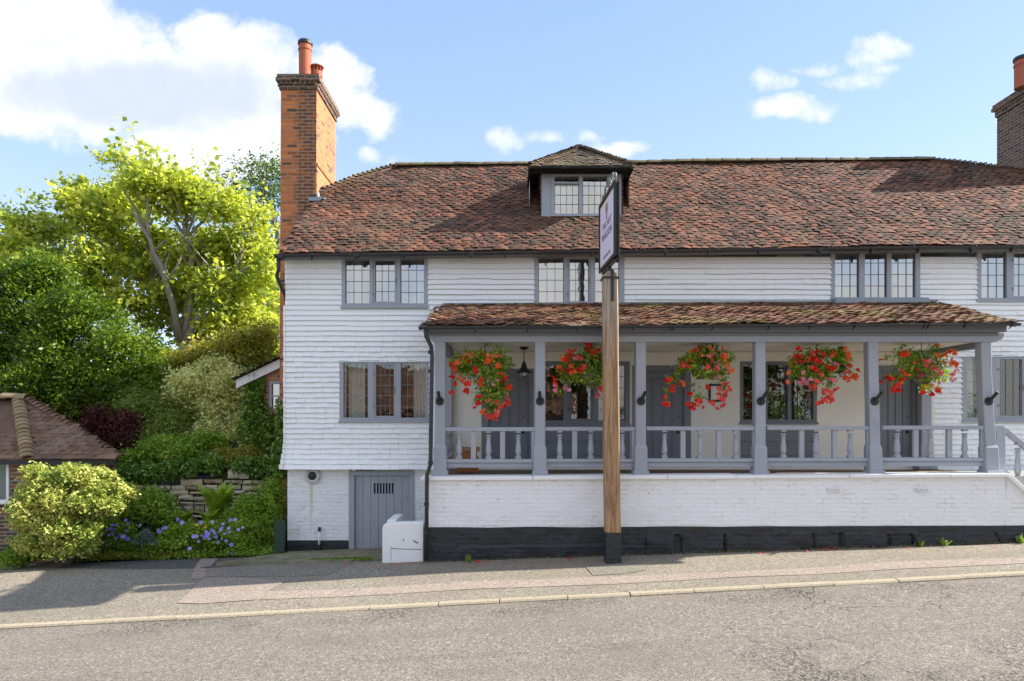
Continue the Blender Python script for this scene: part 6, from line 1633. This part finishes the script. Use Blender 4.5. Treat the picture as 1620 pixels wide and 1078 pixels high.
plant('leafy_perennial', 'loose bright green leafy plant in front of the stone wall', 'plant', 'leaf_green', b14, 420, 12, .07, .075, r0=.01, shell=.4)
b15 = [pb(25, 880, 12.35, 34, .3, 12), pb(50, 874, 12.5, 20, .2, 10)]
plant('broadleaf_weed', 'low dark green weed at the foot of the garage wall', 'plant', 'leaf_green', b15, 60, 10, .07, .10, r0=.008, shell=.3, asp=.45)
b16 = [pb(232, 848, 12.75, 9, .1, 9), pb(218, 856, 12.75, 9, .1, 7), pb(238, 858, 12.75, 10, .1, 7)]
plant('spurge_plant', 'blue-grey spiky plant among the purple flowers', 'plant', 'leaf_bluegrey', b16, 90, 16, .03, .06, asp=.2, r0=.004, nl=3, shell=.2)
# ferns
def fern(px, py, Y, n, L, label, spread=1.0):
    c = P(px, py, Y); root = empty('fern', tuple(c), label, 'fern', 'ferns in the garden bed'); Vs = []; ts = []; mb = MB()
    for k in range(n):
        a = (k+random.random()*.6)/n*2*math.pi; el = random.uniform(.9, 1.35); LL = L*random.uniform(.75, 1.1)
        h = Vector((math.cos(a)*spread, math.sin(a)*.6, 0)); pts = []
        for i in range(15):
            t = i/14; pts.append(c+h*(LL*(.08*t+.42*t*t))+Vector((0, 0, LL*(math.sin(el)*t-.22*t*t*t))))
        mb.tube(pts, .005, 4, cap=False); r = random.random()
        for i in range(2, 15):
            d = (pts[min(i+1, 14)]-pts[i-1]).normalized(); s = d.cross(Vector((0, 0, 1))).normalized(); w_ = LL*.20*math.sin(math.pi*min(1, (i/14)**.7*.95+.04))+.012
            for j in (0, .5):
                p = pts[i].lerp(pts[i-1], j)
                for sg in (-1, 1):
                    e = p+s*sg*w_+d*w_*.35-Vector((0, 0, w_*.25)); q = d*.017
                    Vs += [p-q, e-q*.2, e+q*.3, p+q]; ts.append(min(1, max(0, r*.6+random.random()*.4)))
    V = np.array([tuple(v) for v in Vs]); leafobj('fronds', 'leaf_fern', V, np.arange(len(V)).reshape(-1, 4), np.array(ts), root); mb.build('stem', 'leaf_fern', root)
fern(345, 822, 13.75, 26, .95, 'upright green fern against the pale stones of the wall')
fern(190, 825, 13.3, 18, .8, 'shaded fern beside the variegated bush')
fern(290, 838, 13.4, 14, .5, 'small yellow-green fern left of the upright one')
fern(330, 835, 13.3, 12, .45, 'small light fern in front of the upright one')
for (lab, bb_, nn_) in (('leafy mound of green in front of the big yellow-green bush edge', [pb(165, 850, 12.95, 34, .2, 22), pb(195, 845, 13.0, 28, .2, 20), pb(140, 862, 12.9, 20, .15, 14)], 420),
  ('wide leafy mound under the dense purple flowers', [pb(300, 850, 13.0, 34, .2, 20), pb(340, 850, 13.0, 34, .2, 24), pb(372, 858, 12.95, 24, .2, 18), pb(275, 862, 12.95, 22, .2, 14)], 520),
  ('pale green leafy clump beside the blue-grey plant', [pb(250, 862, 12.9, 16, .12, 12), pb(262, 850, 13.05, 14, .12, 12)], 130)):
    plant('leafy_plant', lab, 'plant', 'leaf_green', bb_, nn_, 12, .05, .055, r0=.006, nl=5, shell=.5, asp=.75)
# low ground cover with purple flowers
n = 30000
x = rng.uniform(X_(118, 13), -4.5, n); y = rng.uniform(12.75, 14.3, n)
hh = .16+.2*np.array([noise.noise(Vector((a*1.4, b*1.4, 2))) for a, b in zip(x, y)]); hh = np.clip(hh, .05, .5)
hh *= np.clip((y-12.6)/.5, .3, 1.35)
z = np.array([bed_z(a, b) for a, b in zip(x, y)])+rng.random(n)*hh
pts = np.stack([x, y, z], 1); V, Fi = leaves(pts, .055, .7, .5, .1)
gc = leafobj('ground_cover', 'leaf_green', V, Fi, rng.random(n), None, (-7.5, 13.2, .3)); tag(gc, 'low green ground cover of the flower bed', None, kind='stuff')
n = 5500
x = rng.uniform(-11, -4.4, n); y = np.array([bed_front(a) for a in x])+rng.normal(size=n)*.07-.02+.1; z = np.array([max(pave_z(a, b), 0) for a, b in zip(x, y)])+rng.random(n)*.07+.01
V, Fi = leaves(np.stack([x, y, z], 1), .04, .4, .5, 0); gc = leafobj('weeds', 'leaf_copper', V, Fi, rng.random(n), None, (-7.5, 12.8, .3)); tag(gc, 'yellowing weeds and litter along the edge of the bed', None, kind='stuff')
def geraniums(label, spots):
    cs = []
    for (px, py) in spots: q = P(px, py, 12.66+random.random()*.16); cs.append(tuple(q))
    c = np.array(cs); root = empty('geranium', (c[:, 0].mean(), 12.9, bed_z(c[:, 0].mean(), 12.9)), label, 'flowers', 'purple geraniums in the bed')
    Vs = []; ts = []; mb = MB()
    for q in cs:
        q = Vector(q); nrm_ = Vector((random.uniform(-.5, .5), -1, random.uniform(.2, .9))).normalized(); s = nrm_.cross(Vector((0, 0, 1))).normalized(); u_ = s.cross(nrm_); r = random.uniform(.026, .044); tone = random.random()
        for k in range(5):
            a = k*2*math.pi/5+random.random()*.2; d = s*math.cos(a)+u_*math.sin(a); w_ = (s*-math.sin(a)+u_*math.cos(a))*r*.55
            Vs += [q, q+d*r*.6+w_, q+d*r*1.1+nrm_*.004, q+d*r*.6-w_]; ts.append(tone)
        mb.tube([q, q+Vector((random.uniform(-.03, .03), .06, -.12)), q+Vector((random.uniform(-.04, .04), .12, -.25))], .0022, 4, cap=False)
    mb.build('stems', 'leaf_green', root)
    V = np.array([tuple(v) for v in Vs]).reshape(-1, 20, 3)
    for k in range(len(V)): leafobj('flower', 'flower_purple', V[k], np.arange(20).reshape(-1, 4), np.array(ts[k*5:k*5+5]), root)
geraniums('purple geraniums left of the blue-grey plant, in front of the big bush', [(199,823),(203,829),(178,831),(184,831),(175,837),(169,840),(180,838),(152,846),(172,847),(179,845),(184,852),(190,847),(195,849),(201,840),(200,852),(169,862),(222,831),(147,852),(203,853),(154,836),(143,875),(148,868)])
geraniums('dense purple geraniums right of the blue-grey plant', [(252,841),(258,836),(262,835),(288,827),(281,822),(300,868),(306,849),(311,849),(319,847),(327,844),(328,848),(334,839),(338,840),(314,857),(324,850),(330,845),(339,843),(336,826),(318,827),(342,850),(349,838),(352,835),(362,836),(351,852),(355,845),(358,856),(363,842),(366,862),(367,876),(377,838),(384,835),(353,829),(364,823),(372,822),(331,852),(326,842),(341,846),(345,858)])
V, Fi, r = ruffles([tuple(P(a, b, 12.85)) for a, b in ((311,831),(312,840),(321,838),(325,833),(323,836),(341,835),(313,843))], .04, 8)
yf = empty('yellow_flowers', tuple(P(318, 850, 12.9)), 'few yellow flowers among the purple ones', 'flowers'); leafobj('flowers', 'flower_yellow', V, Fi, r, yf)
mb = MB()
for a, b in ((311,831),(321,838),(325,833),(341,835)): q = P(a, b, 12.86); mb.tube([q, q+Vector((.01, .03, -.15)), q+Vector((0, .08, -.3))], .003, 4)
mb.build('stems', 'leaf_green', yf)
# grass tufts by the slab and at the foot of the black base
def tuft(name, label, spots, n, h, mat='leaf_grass'):
    Vs = []; ts = []; ctr = None
    for (px, py, Y, w_) in spots:
        for _ in range(n):
            x = X_(px, Y)+random.gauss(0, w_); y = Y+random.gauss(0, .04); z = pave_z(x, y)+.02; q = Vector((x, y, z)); L = h*random.uniform(.4, 1.2)
            d = Vector((random.uniform(-.6, .6), random.uniform(-.6, .6), 1)).normalized(); s = Vector((random.uniform(-1, 1), random.uniform(-1, 1), 0)).normalized()*.007*(h/.05)**.5
            Vs += [q-s, q+s, q+d*L+s*.3, q+d*L-s*.3+Vector((.01, 0, 0))]; ts.append(random.random())
            ctr = ctr or q
    V = np.array([tuple(v) for v in Vs]); o = leafobj(name, mat, V, np.arange(len(V)).reshape(-1, 4), np.array(ts), None, tuple(ctr)); return o
tag(tuft('grass', '', [(500, 899, 11.75, .10), (520, 898, 11.75, .12), (545, 897, 11.72, .12), (560, 895, 11.7, .12), (575, 895, 11.65, .08)], 300, .045), 'strip of short grass along the front of the slab', None, kind='stuff')
tag(tuft('moss', '', [(x_, 0, 11.27, .25) for x_ in range(690, 1620, 40)], 60, .012, 'leaf_copper'), 'moss and litter at the foot of the black wall base', None, kind='stuff')
for i, (px, hh_, lab) in enumerate([(742, .10, 'tiny green weed at the black wall base left of the sign post'), (1455, .09, 'small green weed near the right end of the black wall base, leftmost of three'), (1492, .11, 'small green weed near the right end of the black wall base, middle of three'), (1615, .13, 'green weed at the black wall base by the right edge')]):
    o = tuft('weed', '', [(px, 0, 11.22, .02)], 26, hh_); tag(o, lab, 'weed', 'weeds at the wall base')
# fallen petals
Vs = []; ts = []
for (px, py) in [(640,893),(648,888),(655,891),(668,890),(753,884),(756,885),(767,885),(808,884),(905,884),(903,883),(907,885),(560,893),(545,896),(600,897),(607,899),(615,893),(622,894),(630,895),(1306,868),(1309,867),(1314,869),(1320,867),(1300,870),(1325,870),(1290,869),(1155,872),(1577,866),(213,881),(215,880),(375,880),(369,879),(410,893),(420,886),(1250,871),(1350,868),(1230,874),(1380,866),(1280,874),(1440,868),(1205,876)]:
    Y = 11.2
    for _ in range(10): Y = max(10, min(13, (CZ-pave_z(X_(px, Y), Y))*F/(py-HY)))
    Y = min(Y, 11.22) if px > 672 else Y
    for k in range(random.randint(1, 4)):
        x = X_(px, Y)+random.gauss(0, .035); y = Y+random.gauss(0, .03); z = pave_z(x, y)+.012; q = Vector((x, y, z)); a = random.random()*6.3; r = random.uniform(.010, .024); d = Vector((math.cos(a), math.sin(a), .2))*r; s = Vector((-math.sin(a), math.cos(a), .3))*r*.8
        Vs += [q-d, q+s, q+d+Vector((0, 0, .01)), q-s]; ts.append(random.random())
V = np.array([tuple(v) for v in Vs]); o = leafobj('petals', 'petal_red', V, np.arange(len(V)).reshape(-1, 4), np.array(ts), None, (0, 11, .3)); tag(o, 'red petals fallen on the pavement', None, kind='stuff')
# ================================================================ across the road (seen only in the window glass)
hs = empty('house_opposite', (-7, -12, CZ-3), 'brown-roofed brick house across the road, mirrored in the ground floor windows', 'house')
mb = MB(); hh = [(-11+3.4*k, -9.8+3.4*k, CZ-1.4, CZ-.2) for k in range(4)]
for (a, b, c, d) in rects_minus(-13, 3, CZ-3.2, CZ+.35, hh): mb.box(a, b, -9.3, -9.0, c, d)
mb.box(-13, 3, -15, -14.8, CZ-3.2, CZ+.35); mb.box(-13, -12.8, -14.8, -9.3, CZ-3.2, CZ+.35); mb.box(2.8, 3, -14.8, -9.3, CZ-3.2, CZ+.35); mb.build('wall', 'brick_garage', hs)
for (a, b, c, d) in hh:
    mb = MB(); mb.box(a, b, -9.2, -9.1, c, d); mb.box(a, b, -9.09, -9.05, (c+d)/2-.03, (c+d)/2+.03); mb.box((a+b)/2-.03, (a+b)/2+.03, -9.09, -9.05, c, (c+d)/2-.031); mb.build('window', 'white_paint', hs)
mb = MB(); Vh = Vector((0, -3.2, 2.5)); tile_plane(mb, (3.3, -8.8, CZ+.25), (-1, 0, 0), Vh, [(0, 0), (16.6, 0), (16.6, Vh.length), (0, Vh.length)], tw=.28, exp=.18, seed=40)
mb.poly([(3.3, -8.8, CZ+.22), (-13.3, -8.8, CZ+.22), (-13.3, -12, CZ+2.72), (3.3, -12, CZ+2.72)]); mb.poly([(3.3, -15.2, CZ+.22), (-13.3, -15.2, CZ+.22), (-13.3, -12, CZ+2.72), (3.3, -12, CZ+2.72)]); mb.build('roof', 'porch_tile', hs, fix=False)
for i, (x, y, r, h) in enumerate(((8, -11, 2.2, 2.0), (13, -11, 2.6, 2.6), (18, -12, 2.6, 2.4), (24, -12, 3, 2.2))):
    root = empty('roadside_tree', (x, y, CZ-3), 'leafy tree across the road, '+['nearest the house', 'second from the house', 'third from the house', 'farthest from the house'][i], 'tree', 'trees across the road')
    bl = [(x+random.uniform(-1, 1), y+random.uniform(-.5, .5), CZ-.8+h*.5+random.uniform(-1, .6), r*.7, r*.6, h*.6) for _ in range(5)]
    _, cc = foliage('crown', 'leaf_dark', bl, 220, 9, .25, .3, root, shell=.4)
    mb = MB(); [0 for _ in limbs(mb, (x, y, CZ-3), [cc[k] for k in range(6)], .15, .02)]; mb.build('trunk', 'bark', root, smooth=True)
